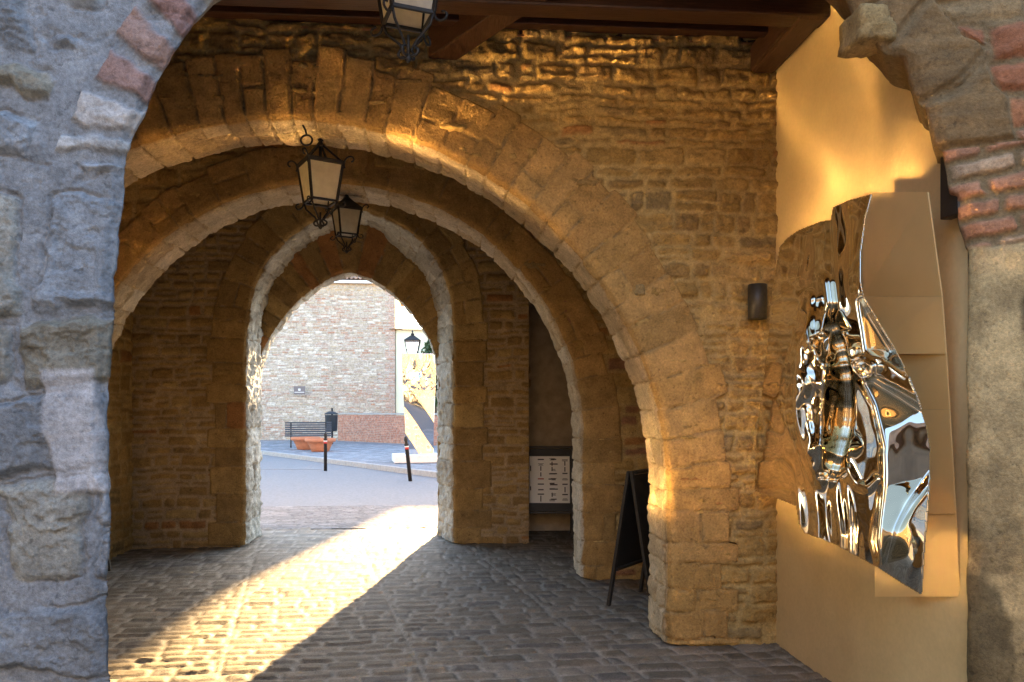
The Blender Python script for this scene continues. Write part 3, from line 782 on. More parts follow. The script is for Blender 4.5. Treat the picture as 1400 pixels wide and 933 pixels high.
for za, zb_, d0, d1 in ((0, HE, .06, 9.0),):
    a, b = fa - fn * d0, fb - fn * d0; a2, b2 = fa - fn * d1, fb - fn * d1
    mb.quad([(b.x, b.y, 0), (b2.x, b2.y, 0), (b2.x, b2.y, HE), (b.x, b.y, HE)]); mb.quad([(a2.x, a2.y, 0), (a.x, a.y, 0), (a.x, a.y, HE), (a2.x, a2.y, HE)]); mb.quad([(b2.x, b2.y, 0), (a2.x, a2.y, 0), (a2.x, a2.y, HE), (b2.x, b2.y, HE)])
mb.build('rear_wall', M['far_stone'] if False else M['shade_house'], BH)
mb = MB(); a, b = fa + fn * .16, fb + fn * .16 + fd * .1
mb.bar((a.x, a.y, HE + .12), (b.x, b.y, HE + .12), .16, .14); mb.build('gutter', M['white'], BH, .02)
rf = MB(); a, b = fa + fn * .25 + Vector((0, 0, HE + .2)), fb + fn * .25 + fd * .15 + Vector((0, 0, HE + .2))
up = -fn * 5.0 + Vector((0, 0, 1.7))
rf.quad([a, b, b + up, a + up]); rf.quad([a + up, b + up, b + up - fn * 5 - Vector((0, 0, 1.7)), a + up - fn * 5 - Vector((0, 0, 1.7))])
nt = int(FL / .2)
for i in range(nt):
    p = a + (b - a) * ((i + .5) / nt); rf.tube([p, p + up * .5, p + up], [.075, .075, .075], 6)
roof = rf.build('roof', M['tile'], BH)
pq = MB(); pc = at_D(410, 534, 35.8); mbp = Vector((pc.x, pc.y, pc.z)) + fn * .12
ang = math.atan2(fd.y, fd.x)
rot = __import__('mathutils').Matrix.Rotation(ang, 3, 'Z')
pq.box(mbp, (.52, .03, .38), rot); pla = pq.build('plaque', M['plaque'], BH, .005)
pq = MB(); pq.box(mbp + fn * .02 + Vector((0, 0, -.09)), (.44, .012, .03), rot); pq.box(mbp + fn * .02 + Vector((0, 0, .03)), (.10, .012, .1), rot); pq.build('plaque_marks', M['white'], pla)

LW = empty('low_brick_wall', (0, 0, 0)); tag(LW, 'low red brick boundary wall between the house and the street sculpture', 'garden wall')
wa = at_D(462, 601, 35.4); wb = at_D(612, 612, 30.2); wd = wb - wa; wd.z = 0; WL = wd.length; wd.normalize(); wn = Vector((wd.y, -wd.x, 0))
if wn.y > 0: wn = -wn
us = np.arange(0, WL, .03); vs = np.arange(0, 1.22, .025); U, V = np.meshgrid(us, vs)
ids, d = coursed(U, V, 79, (.074, .076), (.22, .24), .004, split=0); m = sstep(.003, .014, d)
c = pick(ids, [(.46, .20, .13, 3), (.52, .25, .16, 2), (.40, .18, .12, 2)]) * m[..., None] + np.array((.42, .34, .28)) * (1 - m[..., None])
grids('wall', [(np.stack([wa.x + wd.x * U + wn.x * m * .008, wa.y + wd.y * U + wn.y * m * .008, .1 + V], -1), c, None)], M['far_stone'], LW)
mb = MB(); p, q = wa - wn * .14, wb - wn * .14; mb.bar((p.x, p.y, .7), (q.x, q.y, .7), .26, 1.2); mb.build('wall_core', M['render'], LW)
mb = MB(); mb.bar((p.x, p.y, 1.36), (q.x, q.y, 1.36), .36, .07); mb.build('coping', M['kerb'], LW, .01)

def house(name, label, x0, x1, y0, y1, H, mat, win=True, roofh=1.6):
    h = empty(name, ((x0 + x1) / 2, (y0 + y1) / 2, 0)); tag(h, label, 'house')
    mb = MB(); mb.box((0, 0, H / 2 - .05), (x1 - x0, y1 - y0, H)); mb.build('wall', mat, h)
    mb = MB(); w, d = (x1 - x0) / 2 + .3, (y1 - y0) / 2 + .3; z = H - .04
    A_, B_, C_, D_ = (-w, -d, z), (w, -d, z), (w, d, z), (-w, d, z); E_, F_ = (-w, 0, z + roofh), (w, 0, z + roofh)
    mb.quad([A_, B_, F_, E_]); mb.quad([C_, D_, E_, F_]); mb.quad([B_, C_, F_]); mb.quad([D_, A_, E_]); mb.quad([D_, C_, B_, A_])
    mb.build('roof', M['tile'], h)
    if win:
        for fy, s in ((-(y1 - y0) / 2 - .02, -1), ((y1 - y0) / 2 + .02, 1)):
            for zz in np.arange(1.7, H - 1.2, 2.9):
                for xx in np.arange(-(x1 - x0) / 2 + 1.3, (x1 - x0) / 2 - .9, 2.6):
                    f = MB(); f.box((xx, fy, zz), (1.0, .12, 1.4)); fo = f.build('window', M['white'], h, .01)
                    g = MB(); g.box((xx, fy + s * .05, zz), (.82, .04, 1.22)); g.build('pane', M['window'], fo)
    return h
cr = at_D(548, 452, 37.6)
house('cream_house', 'pale cream house wall filling the gap right of the brick house', -2.79, -.5, 37.0, 45, cr.z, M['cream'], False, .02)
house('tall_shade_caster', 'unseen tall ochre house added behind the gateway jamb to shade beside the sun patch', -.45, 4.25, 40, 48, 10.9, M['shade_house'])  # hidden block added as caster for the edge of the sun patch
house('low_shade_caster', 'unseen lower ochre house added beside the tall one to shade the street', 4.4, 22, 40, 48, 8.55, M['shade_house'], True, .3)  # hidden lower block added so its roof line shades the street

# ---------------------------------------------------------------- street furniture
def bench():
    b = empty('street_bench'); tag(b, 'blue grey slatted metal bench against the brick house', 'bench')
    w = 1.75; m = MB()
    for i in range(6): m.box((0, .27 + .012 * i * i * .5, .50 + i * .085), (w, .025, .062))
    m.build('backrest', M['benchmetal'], b, .006)
    m = MB()
    for i in range(6): m.box((0, -.22 + i * .08, .45 - .004 * (i - 2) ** 2), (w, .062, .025))
    m.build('seat', M['benchmetal'], b, .006)
    for s in (-1, 1):
        m = MB(); x = s * (w / 2 - .22)
        m.tube([(x, -.28, 0), (x, -.22, .15), (x, -.12, .28), (x, -.2, .42), (x, .24, .42), (x, .30, .6), (x, .36, .95)], .026, 8)
        m.tube([(x, .38, 0), (x, .28, .16), (x, .12, .28), (x, .0, .42)], .026, 8)
        m.build('leg', M['iron'], b)
    return b
bn = bench(); p = at_D(422, 613, 29.5); bn.location = (p.x, p.y, .105); bn.rotation_euler = (0, 0, ang + R(10))
def planter(px, D, label):
    o = empty('terracotta_planter'); tag(o, label, 'planter', 'terracotta planters by the bench')
    m = MB(); m.lathe([(.26, 0), (.30, .02), (.36, .18), (.43, .32), (.50, .34), (.52, .38), (.52, .45), (.47, .45), (.45, .38), (.42, .34)], 32); m.build('bowl', M['terracotta'], o)
    m = MB(); m.lathe([(.43, .36), (.2, .39), (.01, .4)], 24); m.build('soil', M['soil'], o)
    q = at_D(px, 620, D); o.location = (q.x, q.y, .108); return o
planter(418, 27.6, 'terracotta bowl planter partly hidden behind the other one')
planter(438, 26.3, 'terracotta bowl planter nearer the kerb, behind the bollard')
def bollard(px, D, lean, label):
    o = empty('bollard'); tag(o, label, 'bollard', 'bollards along the street')
    m = MB(); m.lathe([(.042, 0), (.042, .78), (.05, .79), (.05, .82), (.038, .83)], 20); m.build('post', M['iron'], o)
    m = MB(); m.lathe([(.045, .70), (.045, .745)], 20); m.build('red_band', M['red'], o)
    m = MB(); m.lathe([(.045, .747), (.045, .775)], 20); m.build('white_band', M['white'], o)
    m = MB(); m.lathe([(.038, .832), (.027, .86), (.04, .89), (.044, .93), (.03, .97), (.005, .99)], 20); m.build('finial', M['iron'], o)
    q = at_D(px, 640, D); o.location = (q.x, q.y, -.02); o.rotation_euler = (0, lean, 0); return o
bollard(445, 19.6, 0, 'upright dark bollard with red and white band before the planters')
bollard(561, 16.8, R(-6), 'leaning dark bollard with red and white band before the street sculpture')
o = empty('litter_bin'); tag(o, 'dark post mounted litter bin beside the bench', 'litter bin')
m = MB(); m.tube([(0, .2, 0), (0, .2, 1.5)], .04, 10); m.build('post', M['iron'], o)
m = MB(); m.lathe([(.20, .55), (.24, .6), (.26, 1.2), (.27, 1.22)], 20); m.build('body', M['binmetal'], o)
m = MB(); m.lathe([(.28, 1.24), (.27, 1.28), (.12, 1.36), (.03, 1.37)], 20); m.build('lid', M['binmetal'], o)
q = at_D(453, 600, 31.5); o.location = (q.x, q.y, .105)

# ---------------------------------------------------------------- polished relief sheets
def sheet_grid(fn_xyz, fn_h, s0, s1, z0, z1, res, keepfn=None):
    s = np.arange(s0, s1 + res, res); z = np.arange(z0, z1 + res, res); S, Z = np.meshgrid(s, z)
    return S, Z

def ridge(px, py, pts, w, h):
    d = np.full(px.shape, 1e9)
    for (x1, y1), (x2, y2) in zip(pts[:-1], pts[1:]):
        dx, dy = x2 - x1, y2 - y1; t = np.clip(((px - x1) * dx + (py - y1) * dy) / (dx * dx + dy * dy + 1e-9), 0, 1)
        d = np.minimum(d, np.hypot(px - x1 - t * dx, py - y1 - t * dy))
    return h * np.exp(-(d / w) ** 2)
def bumpf(px, py, cx, cy, rx, ry, h, p=2.0, rot=0.0):
    c, s = math.cos(rot), math.sin(rot); u = ((px - cx) * c + (py - cy) * s) / rx; v = (-(px - cx) * s + (py - cy) * c) / ry
    return h * np.exp(-(u * u + v * v) ** (p / 2))

HS = empty('horse_sculpture', (1.9, 3.9, 0)); tag(HS, 'polished steel horse head relief on a crumpled mirror sheet at the yellow wall', 'sculpture')
def horse():
    """relief sheet: it leans along the wall, its relief stands out towards the entrance"""
    st = 1.15
    out = np.array([(1066, 338), (1076, 326), (1092, 315), (1122, 303), (1136, 301), (1139, 284), (1160, 274), (1191, 266), (1182, 300), (1176, 345), (1176, 385), (1181, 408), (1200, 440), (1222, 476), (1241, 512), (1256, 550), (1266, 580), (1272, 612), (1271, 650), (1268, 690), (1263, 750), (1259, 813), (1230, 796), (1203, 778), (1170, 760), (1142, 745), (1120, 736), (1100, 729), (1092, 716), (1088, 692), (1060, 681), (1031, 671), (1033, 600), (1041, 540), (1049, 470), (1054, 400)], float)
    px, py = np.meshgrid(np.arange(1024, 1280, st), np.arange(258, 822, st))
    t = np.tan(np.arctan((px - PX0) / FPX) + YAW)
    # base: the plane x = 1.70 + .12 (y - 3.1)
    yb = (1.70 - .12 * 3.1) / (t - .12)
    h = np.zeros_like(px)                       # metres towards the entrance
    h += .05 * (fbm(px / 70, py / 150, 301, 3) - .5) * 2
    # neck: two flaps turned up towards the yard, the rest keeps the lean of the sheet
    def blur(z, n):
        for _ in range(n):
            z = np.pad(z, 1, 'edge'); z = (z[1:-1, 1:-1] * 2 + z[:-2, 1:-1] + z[2:, 1:-1] + z[1:-1, :-2] + z[1:-1, 2:]) / 6
        return z
    base_y = lambda x: (1.70 - .12 * 3.1) / (np.tan(np.arctan((x - PX0) / FPX) + YAW) - .12)
    for poly, cyx, tilt in (([(1176, 404), (1200, 438), (1224, 476), (1242, 512), (1226, 500), (1205, 484), (1184, 482)], ([400, 440, 485, 520], [1176, 1179, 1186, 1226]), .0011),
                            ([(1158, 496), (1185, 512), (1230, 536), (1280, 566), (1285, 640), (1246, 690), (1214, 745), (1203, 776), (1196, 740), (1206, 660), (1207, 610), (1195, 555), (1175, 520)], ([490, 512, 545, 580, 615, 660, 700, 745, 780], [1158, 1172, 1190, 1202, 1207, 1206, 1201, 1197, 1200]), .0009)):
        cl = np.interp(np.arange(380, 860.0), *cyx); kr = np.hanning(31); cl = np.convolve(np.pad(cl, 15, 'edge'), kr / kr.sum(), 'valid')
        crest = np.interp(py, np.arange(380, 860.0), cl)
        zone = blur(inside_poly(px, py, np.array(poly, float)).astype(float), 14)
        tgt = base_y(crest) * .4 + base_y(1203) * .6 + .0004 * (px - crest) - tilt * (py - 560) * 1.0 + .012 * (fbm(px / 34, py / 50, 333, 2) - .5)
        h = h * (1 - zone) + (yb - tgt) * zone
    # head: stands free of the sheet and faces the entrance
    u = (px - (1122 + (py - 560) * .03)) / (40 - 8 * sstep(560, 650, py) - 6 * sstep(470, 400, py)); v = (py - 545) / 118
    r2 = np.sqrt(u * u + v * v)
    wh = sstep(1.12, .93, r2)
    y0 = (1.70 - .12 * 3.1) / (math.tan(math.atan((1122 - PX0) / FPX) + YAW) - .12)
    hd = yb - (y0 - .12) - .13 * np.clip(u, -1.2, 1.2) ** 2 - .04 * v * v
    f = np.zeros_like(px)
    f += bumpf(px, py, 1121, 622, 27, 27, .09, 2.6)                    # muzzle
    f -= bumpf(px, py, 1107, 630, 6, 8, .05); f -= bumpf(px, py, 1136, 632, 6, 8, .05); f -= bumpf(px, py, 1121, 651, 17, 3.5, .05)
    f += bumpf(px, py, 1127, 510, 26, 34, .06, 2.4)                    # forehead
    f += ridge(px, py, [(1128, 500), (1124, 560), (1122, 605)], 9, .05)
    f += bumpf(px, py, 1090, 533, 13, 17, .09); f -= bumpf(px, py, 1086, 536, 6, 7, .05); f += ridge(px, py, [(1076, 515), (1092, 512), (1104, 528)], 4, .04)
    f += bumpf(px, py, 1150, 528, 9, 15, .06); f -= bumpf(px, py, 1152, 531, 4, 6, .04)
    f += ridge(px, py, [(1102, 560), (1108, 600), (1104, 622)], 5, .035); f += ridge(px, py, [(1142, 555), (1136, 600)], 5, .03)
    for k in range(9):                                                  # wrinkles of the nose and brow
        f += ridge(px, py, [(1106 + 3 * math.sin(k * 2.2), 548 + k * 8), (1124, 553 + k * 8 + 3 * math.sin(k)), (1144, 546 + k * 8)], 3.0, .009)
    f += .007 * (fbm(px / 9, py / 9, 305, 2) - .5) * 2
    h = h * (1 - wh) + (hd + f) * wh
    # ears, forelock and mane locks
    e = ridge(px, py, [(1104, 470), (1100, 440), (1107, 408)], 6, .10) + ridge(px, py, [(1124, 452), (1130, 415), (1126, 384)], 6, .12)
    for k, (x, y) in enumerate([(1088, 440), (1098, 425), (1112, 418), (1118, 432), (1132, 440), (1140, 455), (1096, 470), (1110, 460), (1146, 480)]):
        e += ridge(px, py, [(x, y), (x + 6 * math.sin(k * 2.1), y + 20), (x + 10 * math.sin(k * 1.3 + 1), y + 46), (x + 4, y + 66)], 5.0, .020)
    h += e
    h += ridge(px, py, [(1078, 500), (1070, 535), (1078, 572), (1087, 600)], 5, .03)
    h += ridge(px, py, [(1155, 480), (1158, 540), (1152, 600), (1160, 650)], 7, .02)
    # drapery under the muzzle
    for x_, w_, a_ in ((1091, 4, .05), (1104, 3, -.02), (1116, 5, .045), (1132, 4, -.03), (1146, 4, .05), (1160, 3.5, .05)):
        h += sstep(635, 700, py) * a_ * np.exp(-((px - x_ - (py - 700) * .06 * (1 + .2 * a_) - 1.5 * np.sin(py / 17 + x_)) / w_) ** 2)
    h += ridge(px, py, [(1158, 500), (1178, 492), (1192, 500), (1190, 514), (1178, 516)], 4, .06)
    h += ridge(px, py, [(1158, 640), (1170, 662), (1186, 668), (1199, 655)], 5, .05)
    # upright folds of the top
    h += ridge(px, py, [(1137, 260), (1139, 360), (1146, 420)], 9, .035); h += ridge(px, py, [(1192, 250), (1180, 340), (1174, 400)], 7, .03)
    h += bumpf(px, py, 1160, 330, 9, 60, -.02); h += ridge(px, py, [(1100, 320), (1092, 380)], 10, .05)
    for _ in range(16):
        h[1:-1, 1:-1] = (h[1:-1, 1:-1] * 4 + h[:-2, 1:-1] + h[2:, 1:-1] + h[1:-1, :-2] + h[1:-1, 2:]) / 8
    Yd = yb - h
    a_ = np.arctan((px - PX0) / FPX); Dd = Yd / np.cos(a_ + YAW) * np.cos(a_)
    P = np.stack([Yd * t, Yd, EYE + (PY0 - py) / FPX * Dd], -1)
    keep = inside_poly((px[:-1, :-1] + px[1:, 1:]) / 2, (py[:-1, :-1] + py[1:, 1:]) / 2, out)
    o = grids('mirror_sheet', [(P[::-1], np.ones(P.shape), keep[::-1])], M['mirror'])
    s = o.modifiers.new('solid', 'SOLIDIFY'); s.thickness = .004; s.offset = -1
    return o
o = horse(); adopt(o, HS)
# stepped gold panels behind the free edge, facing the entrance
ph = [(263, 405), (405.6, 484), (484.6, 560), (560.6, 703), (703.6, 816)]
def edge_px(t): return np.interp(t, [263, 290, 480, 816], [1268, 1279, 1293, 1313])
for i, (ta, tb) in enumerate(ph):
    m = MB(); d = .006 * (i % 2); L_ = 1180 if i < 2 else 1196
    c4 = [at_y(L_, tb, 3.62 - d), at_y(edge_px(tb), tb, 3.12 - d), at_y(edge_px(ta), ta, 3.12 - d), at_y(L_, ta, 3.62 - d)]
    m.quad(c4); o = m.build('side_panel', M['panel']); s = o.modifiers.new('solid', 'SOLIDIFY'); s.thickness = .006; s.offset = -1
    adopt(o, HS)
m = MB(); m.box((2.08, 4.1, 1.7), (.12, .5, .5)); o = m.build('wall_bracket', M['black']); adopt(o, HS)

# unseen polished sheet added behind the grey pier to bounce sun onto the walls
SC = empty('sun_reflector', (-2.35, 3.9, 0)); tag(SC, 'unseen wavy steel reflector added behind the grey pier to throw sun on the walls', 'sculpture')
def second():
    n = Vector((1.124, .91, .66)).normalized(); c = Vector((-2.20, 4.0, .80))
    s = Vector((n.y, -n.x, 0)).normalized(); t = n.cross(s); 
    if t.z < 0: t = -t
    a = np.arange(-.62, .63, .012); b = np.arange(-.66, .67, .012); Aa, Bb = np.meshgrid(a, b)
    h = .010 * np.sin(Aa * 9 + 2.6 * np.sin(Bb * 2.4)) + .0034 * np.sin(Aa * 23 + 3.5 * np.sin(Bb * 3 + 1)) + .022 * (fbm(Aa * 1.7, Bb * 1.3, 401, 2) - .5) * 2 + .03 * (Aa ** 2) - .11 * ((Bb + .12) ** 2) + .20 * Aa * sstep(.0, .55, Bb)
    P = np.stack([c[i] + s[i] * Aa + t[i] * Bb + n[i] * h for i in range(3)], -1)
    return grids('mirror_sheet', [(P, np.ones(P.shape), None)], M['satin'])
o = second(); adopt(o, SC)
m = MB(); m.box((-2.35, 4.0, .06), (.9, .6, .12)); o = m.build('base', M['white'], None, .01); adopt(o, SC)

# street sculpture on its plinth
SS = empty('street_sculpture'); tag(SS, 'tall crumpled mirror sheet on a low white plinth out in the street', 'sculpture')
q = at_D(573, 637, 21.0); SS.location = (q.x, q.y, 0); SS.rotation_euler = (0, 0, R(8))
def street():
    a = np.arange(-.5, .51, .012); b = np.arange(0, 1.0001, .005); Aa, Bb = np.meshgrid(a, b)
    w = 1.0 - .08 * np.exp(-((Bb - .3) / .25) ** 2); z = .33 + Bb * 2.75; x = Aa * w * (.80 + .14 * Bb)
    h = .035 * (fbm(Aa * 1.5 + Bb, Bb * 3, 411, 2) - .5) * 2 + .20 * np.abs(((Aa * .8 + Bb * 1.9) % 1) - .5) * sstep(.75, .4, Bb)
    cc = np.exp(-((Bb - .70) / .10) ** 2); h = h + cc * (.05 * np.exp(-(Aa / .28) ** 2) + .02 * (fbm(Aa * 7, Bb * 16, 412, 3) - .5) * 2)
    h = h + .03 * np.sin((Aa + .2) * 14) * sstep(.8, .95, Bb)
    P = np.stack([x, -h - .05 * Bb, z], -1)
    o = grids('mirror_sheet', [(P, np.ones(P.shape), None)], M['mirror_dark'], SS)
    s = o.modifiers.new('solid', 'SOLIDIFY'); s.thickness = .01
street()
m = MB(); m.box((.05, .1, .22), (1.5, 1.1, .20)); m.build('plinth', M['white'], SS, .01)
m = MB(); m.box((.05, .1, .11), (1.3, .95, .05)); m.build('skid', M['iron'], SS)

# ---------------------------------------------------------------- lanterns
def lantern(label, loc, scale=1.0, rz=0.0, solid_roof=False, group='wrought iron lanterns under the arches'):
    """origin at the hanging point; body below it"""
    L = empty('wrought_iron_lantern', loc, rz); L.scale = (scale,) * 3; tag(L, label, 'lantern', group)
    wt, wb, zt, zb_ = .118, .086, -.175, -.43
    cs = [(-1, -1), (1, -1), (1, 1), (-1, 1)]
    f = MB()
    for x, y in cs:
        f.bar((x * wt, y * wt, zt), (x * wb, y * wb, zb_), .016, .016)
    for i in range(4):
        a, b = cs[i], cs[(i + 1) % 4]
        f.bar((a[0] * wt, a[1] * wt, zt), (b[0] * wt, b[1] * wt, zt), .014, .03); f.bar((a[0] * wb, a[1] * wb, zb_), (b[0] * wb, b[1] * wb, zb_), .014, .016)
    f.build('frame', M['iron'], L, .002)
    for i in range(4):
        a, b = cs[i], cs[(i + 1) % 4]; k = .985; g = MB()
        g.quad([(a[0] * wb * k, a[1] * wb * k, zb_ + .008), (b[0] * wb * k, b[1] * wb * k, zb_ + .008), (b[0] * wt * k, b[1] * wt * k, zt - .012), (a[0] * wt * k, a[1] * wt * k, zt - .012)])
        g.build('glass_pane', M['glass'], L)
    r = MB()
    for x, y in cs:
        r.bar((x * wt, y * wt, zt), (x * .012, y * .012, -.045), .013, .013)
        pts = [(x * (wt + .028 * (1 - math.cos(t)) * .9 + .004), y * (wt + .028 * (1 - math.cos(t)) * .9 + .004), zt - .012 + .028 * math.sin(t) * 1.2 + .01 * t) for t in np.linspace(-.6, 4.2, 12)]
        r.tube(pts, .006, 6)
    rfo = r.build('roof_bars', M['iron'], L)
    if solid_roof:
        c = MB(); k = wt + .012
        for i in range(4):
            a, b = cs[i], cs[(i + 1) % 4]; c.quad([(a[0] * k, a[1] * k, zt + .012), (b[0] * k, b[1] * k, zt + .012), (b[0] * .015, b[1] * .015, -.05), (a[0] * .015, a[1] * .015, -.05)])
        c.build('roof_cap', M['iron'], L)
    else:
        c = MB(); c.tube([(0, 0, -.05), (0, 0, -.24)], .011, 8); c.lathe([(.022, -.30), (.026, -.27), (.018, -.24)], 12); c.build('lamp_holder', M['iron'], L)
    c = MB(); c.lathe([(.012, -.06), (.03, -.05), (.022, -.035), (.012, -.02), (.02, -.008), (.008, .0)], 12); c.build('finial', M['iron'], L)
    for x, y in cs:
        m = MB(); pts = [(x * wb, y * wb, zb_), (x * .075, y * .075, zb_ - .045), (x * .03, y * .03, zb_ - .10), (x * .016, y * .016, zb_ - .125)]
        pts += [(x * (.016 + .018 * math.sin(t)), y * (.016 + .018 * math.sin(t)), zb_ - .125 - .018 * (1 - math.cos(t))) for t in np.linspace(.4, 4.6, 9)]
        m.tube(pts, .0065, 6)
        m.tube([(x * (wb + .004 + .02 * (1 - math.cos(t))), y * (wb + .004 + .02 * (1 - math.cos(t))), zb_ - .01 - .024 * math.sin(t) - .004 * t) for t in np.linspace(0, 4.6, 12)], .0055, 6)
        m.build('scroll', M['iron'], L)
    m = MB(); m.tube([(0, 0, zb_ - .07), (0, 0, zb_ - .16)], [.006, .009], 8); m.lathe([(.004, zb_ - .185), (.016, zb_ - .17), (.008, zb_ - .155)], 10); m.build('pendant', M['iron'], L)
    return L
p2 = at_y(438, 190, 5.30); lantern('open topped lantern under the crown of the widest arch, higher of the hanging pair', (p2.x, p2.y, p2.z), 1.0, R(28), False)
p3_ = at_y(474, 264, 7.28); lantern('smaller roofed lantern hanging in front of the gateway arch', (p3_.x, p3_.y, p3_.z), .92, R(24), True)
p1 = at_y(558, 86, 3.62); L1 = lantern('large near lantern cut by the top of the picture below the ceiling planks', (p1.x, p1.y, p1.z + .615 * 1.12), 1.12, R(17), False)
m = MB(); m.tube([(0, 0, 0), (0, 0, .10)], .008, 8); m.build('hanging_rod', M['iron'], L1)
o = empty('iron_ring', tuple(at_y(419, 192, 5.03))); tag(o, 'small iron ring hooked in the underside of the widest arch', 'ring')
m = MB(); m.tube([(.036 * math.cos(t), .01 * math.sin(t), .036 * math.sin(t)) for t in np.linspace(0, 2 * math.pi, 20, endpoint=False)], .006, 8, True); m.build('hoop', M['iron'], o)
m = MB(); m.tube([(0, 0, .036), (-.01, .02, .07), (-.03, .03, .11)], .006, 8); m.build('hook', M['iron'], o)

SL = empty('street_lantern'); tag(SL, 'street lantern on a post rising behind the street sculpture', 'street lamp')
q = at_D(564, 484, 25); SL.location = (q.x, q.y, 0); zt = q.z
m = MB(); m.tube([(0, 0, 0), (0, 0, zt)], [.06, .045], 12); m.build('post', M['iron'], SL)
m = MB(); wt, wb = .24, .15
cs = [(-1, -1), (1, -1), (1, 1), (-1, 1)]
for i in range(4):
    a, b = cs[i], cs[(i + 1) % 4]
    m.bar((a[0] * wb, a[1] * wb, zt), (a[0] * wt, a[1] * wt, zt + .42), .025, .025); m.bar((a[0] * wt, a[1] * wt, zt + .42), (b[0] * wt, b[1] * wt, zt + .42), .025, .025); m.bar((a[0] * wb, a[1] * wb, zt), (b[0] * wb, b[1] * wb, zt), .025, .025)
m.build('frame', M['iron'], SL)
m = MB()
for i in range(4):
    a, b = cs[i], cs[(i + 1) % 4]; m.quad([(a[0] * .27, a[1] * .27, zt + .43), (b[0] * .27, b[1] * .27, zt + .43), (b[0] * .05, b[1] * .05, zt + .60), (a[0] * .05, a[1] * .05, zt + .60)])
m.lathe([(.05, zt + .6), (.06, zt + .64), (.02, zt + .68), (.03, zt + .72), (.005, zt + .78)], 10); m.build('roof_cap', M['iron'], SL)
for i in range(4):
    a, b = cs[i], cs[(i + 1) % 4]; g = MB(); g.quad([(a[0] * wb, a[1] * wb, zt + .01), (b[0] * wb, b[1] * wb, zt + .01), (b[0] * wt, b[1] * wt, zt + .41), (a[0] * wt, a[1] * wt, zt + .41)]); g.build('glass_pane', M['clear'], SL)

# ---------------------------------------------------------------- wall fittings
wl = empty('wall_light', (1.995, 4.93, 2.26)); tag(wl, 'small black cylinder wall light on the rubble beside the plaster corner', 'wall light')
m = MB(); m.lathe([(.055, -.115), (.062, -.112), (.062, .112), (.055, .115)], 24); m.build('body', M['black'], wl)
m = MB(); m.box((0, .06, 0), (.06, .08, .08)); m.build('mount', M['black'], wl)
wb_ = empty('loudspeaker', (2.112, 3.10, 2.50)); tag(wb_, 'black box fixed high on the yellow wall beside the brick pier', 'wall box')
m = MB(); m.box((0, 0, 0), (.055, .12, .27)); m.build('housing', M['black'], wb_, .006)
m = MB(); m.box((.035, 0, 0), (.03, .06, .08)); m.build('bracket', M['black'], wb_)

# ---------------------------------------------------------------- boards
def a_board(label, loc, rz, H=1.06, W=.56, spread=.25, poster=False):
    b = empty('sandwich_board', loc, rz); tag(b, label, 'sign board', 'folding boards in the passage')
    for s in (-1, 1):
        top = Vector((0, s * .012, H)); bot = Vector((0, s * spread, 0))
        f = MB(); d = (top - bot).normalized(); nrm = Vector((0, d.z * s, -d.y * s)) 
        for x in (-W / 2 + .02, W / 2 - .02): f.bar(bot + Vector((x, 0, 0)), top + Vector((x, 0, 0)), .04, .024, nrm)
        pt = lambda t: bot + (top - bot) * t
        for t in (.985, .27): f.bar(pt(t) + Vector((-W / 2 + .04, 0, 0)), pt(t) + Vector((W / 2 - .04, 0, 0)), .04, .022, d)
        fr = f.build('frame', M['blackwood'], b, .003)
        q = MB(); q.bar(pt(.285) , pt(.965), W - .08, .01, nrm); q.build('board', M['chalk'], b)
        if poster and s < 0:
            # printed sheet with a pattern of short strokes
            ex, ey = Vector((1, 0, 0)), d; o0 = pt(.63) + nrm * .008; hw, hh_ = W / 2 - .055, .285
            q = MB(); q.quad([o0 - ex * hw - ey * hh_, o0 + ex * hw - ey * hh_, o0 + ex * hw + ey * hh_, o0 - ex * hw + ey * hh_]); po = q.build('poster', M['paper'], b)
            k = MB(); rd = MB(); th = MB(); rng = random.Random(4)
            def st(mb, u, v, du, dv): 
                c = o0 + nrm * .003 + ex * (u * hw) + ey * (v * hh_)
                mb.quad([c - ex * du - ey * dv, c + ex * du - ey * dv, c + ex * du + ey * dv, c - ex * du + ey * dv])
            for r_ in range(9):
                for c_ in range(5):
                    u = -.84 + c_ * .40 + .16 * ((r_ * 3 + c_) % 3 - 1); v = .88 - r_ * .215 + rng.uniform(-.03, .03); q_ = rng.random()
                    if q_ < .36:
                        L_ = rng.uniform(.03, .05)
                        if abs(u) < .80: st(rd if (r_ in (4, 8) and rng.random() < .6) else k, u, v, L_, .007)
                    elif q_ < .72: st(k, max(-.95, min(.95, u)), max(-.86, min(.86, v)), .0065, rng.uniform(.022, .036))
                    else:
                        for l_ in range(3):
                            if abs(u) < .82: st(th, u, v - l_ * .035, rng.uniform(.02, .038), .0024)
            al = MB(); al.v = k.v + th.v + rd.v; o1, o2 = len(k.v), len(k.v) + len(th.v)
            al.f = k.f + [tuple(i + o1 for i in f) for f in th.f] + [tuple(i + o2 for i in f) for f in rd.f]; al.sm = [False] * len(al.f)
            pr = al.build('print', M['ink'], po); pr.data.materials.append(M['redink'])
            pr.data.polygons.foreach_set('material_index', np.array([0] * (len(k.f) + len(th.f)) + [1] * len(rd.f), np.int32))
    return b
ab = at_y(868, 828, 6.05)
ab = at_D(832, 828, 6.07); a_board('black folding chalkboard standing edge on behind the widest arch jamb', (ab.x + .326, ab.y + .092, 0), R(50), 1.07, .60, .19)
pb_ = at_y(752, 730, 9.35)
a_board('black folding board with a white poster of black and red strokes in the recess', (pb_.x, 9.40, 0), R(-6), 1.10, .60, .20, True)
a_board('black folding board almost wholly hidden behind the grey pier', (-3.40, 7.35, 0), R(0), 1.05, .22, .3)

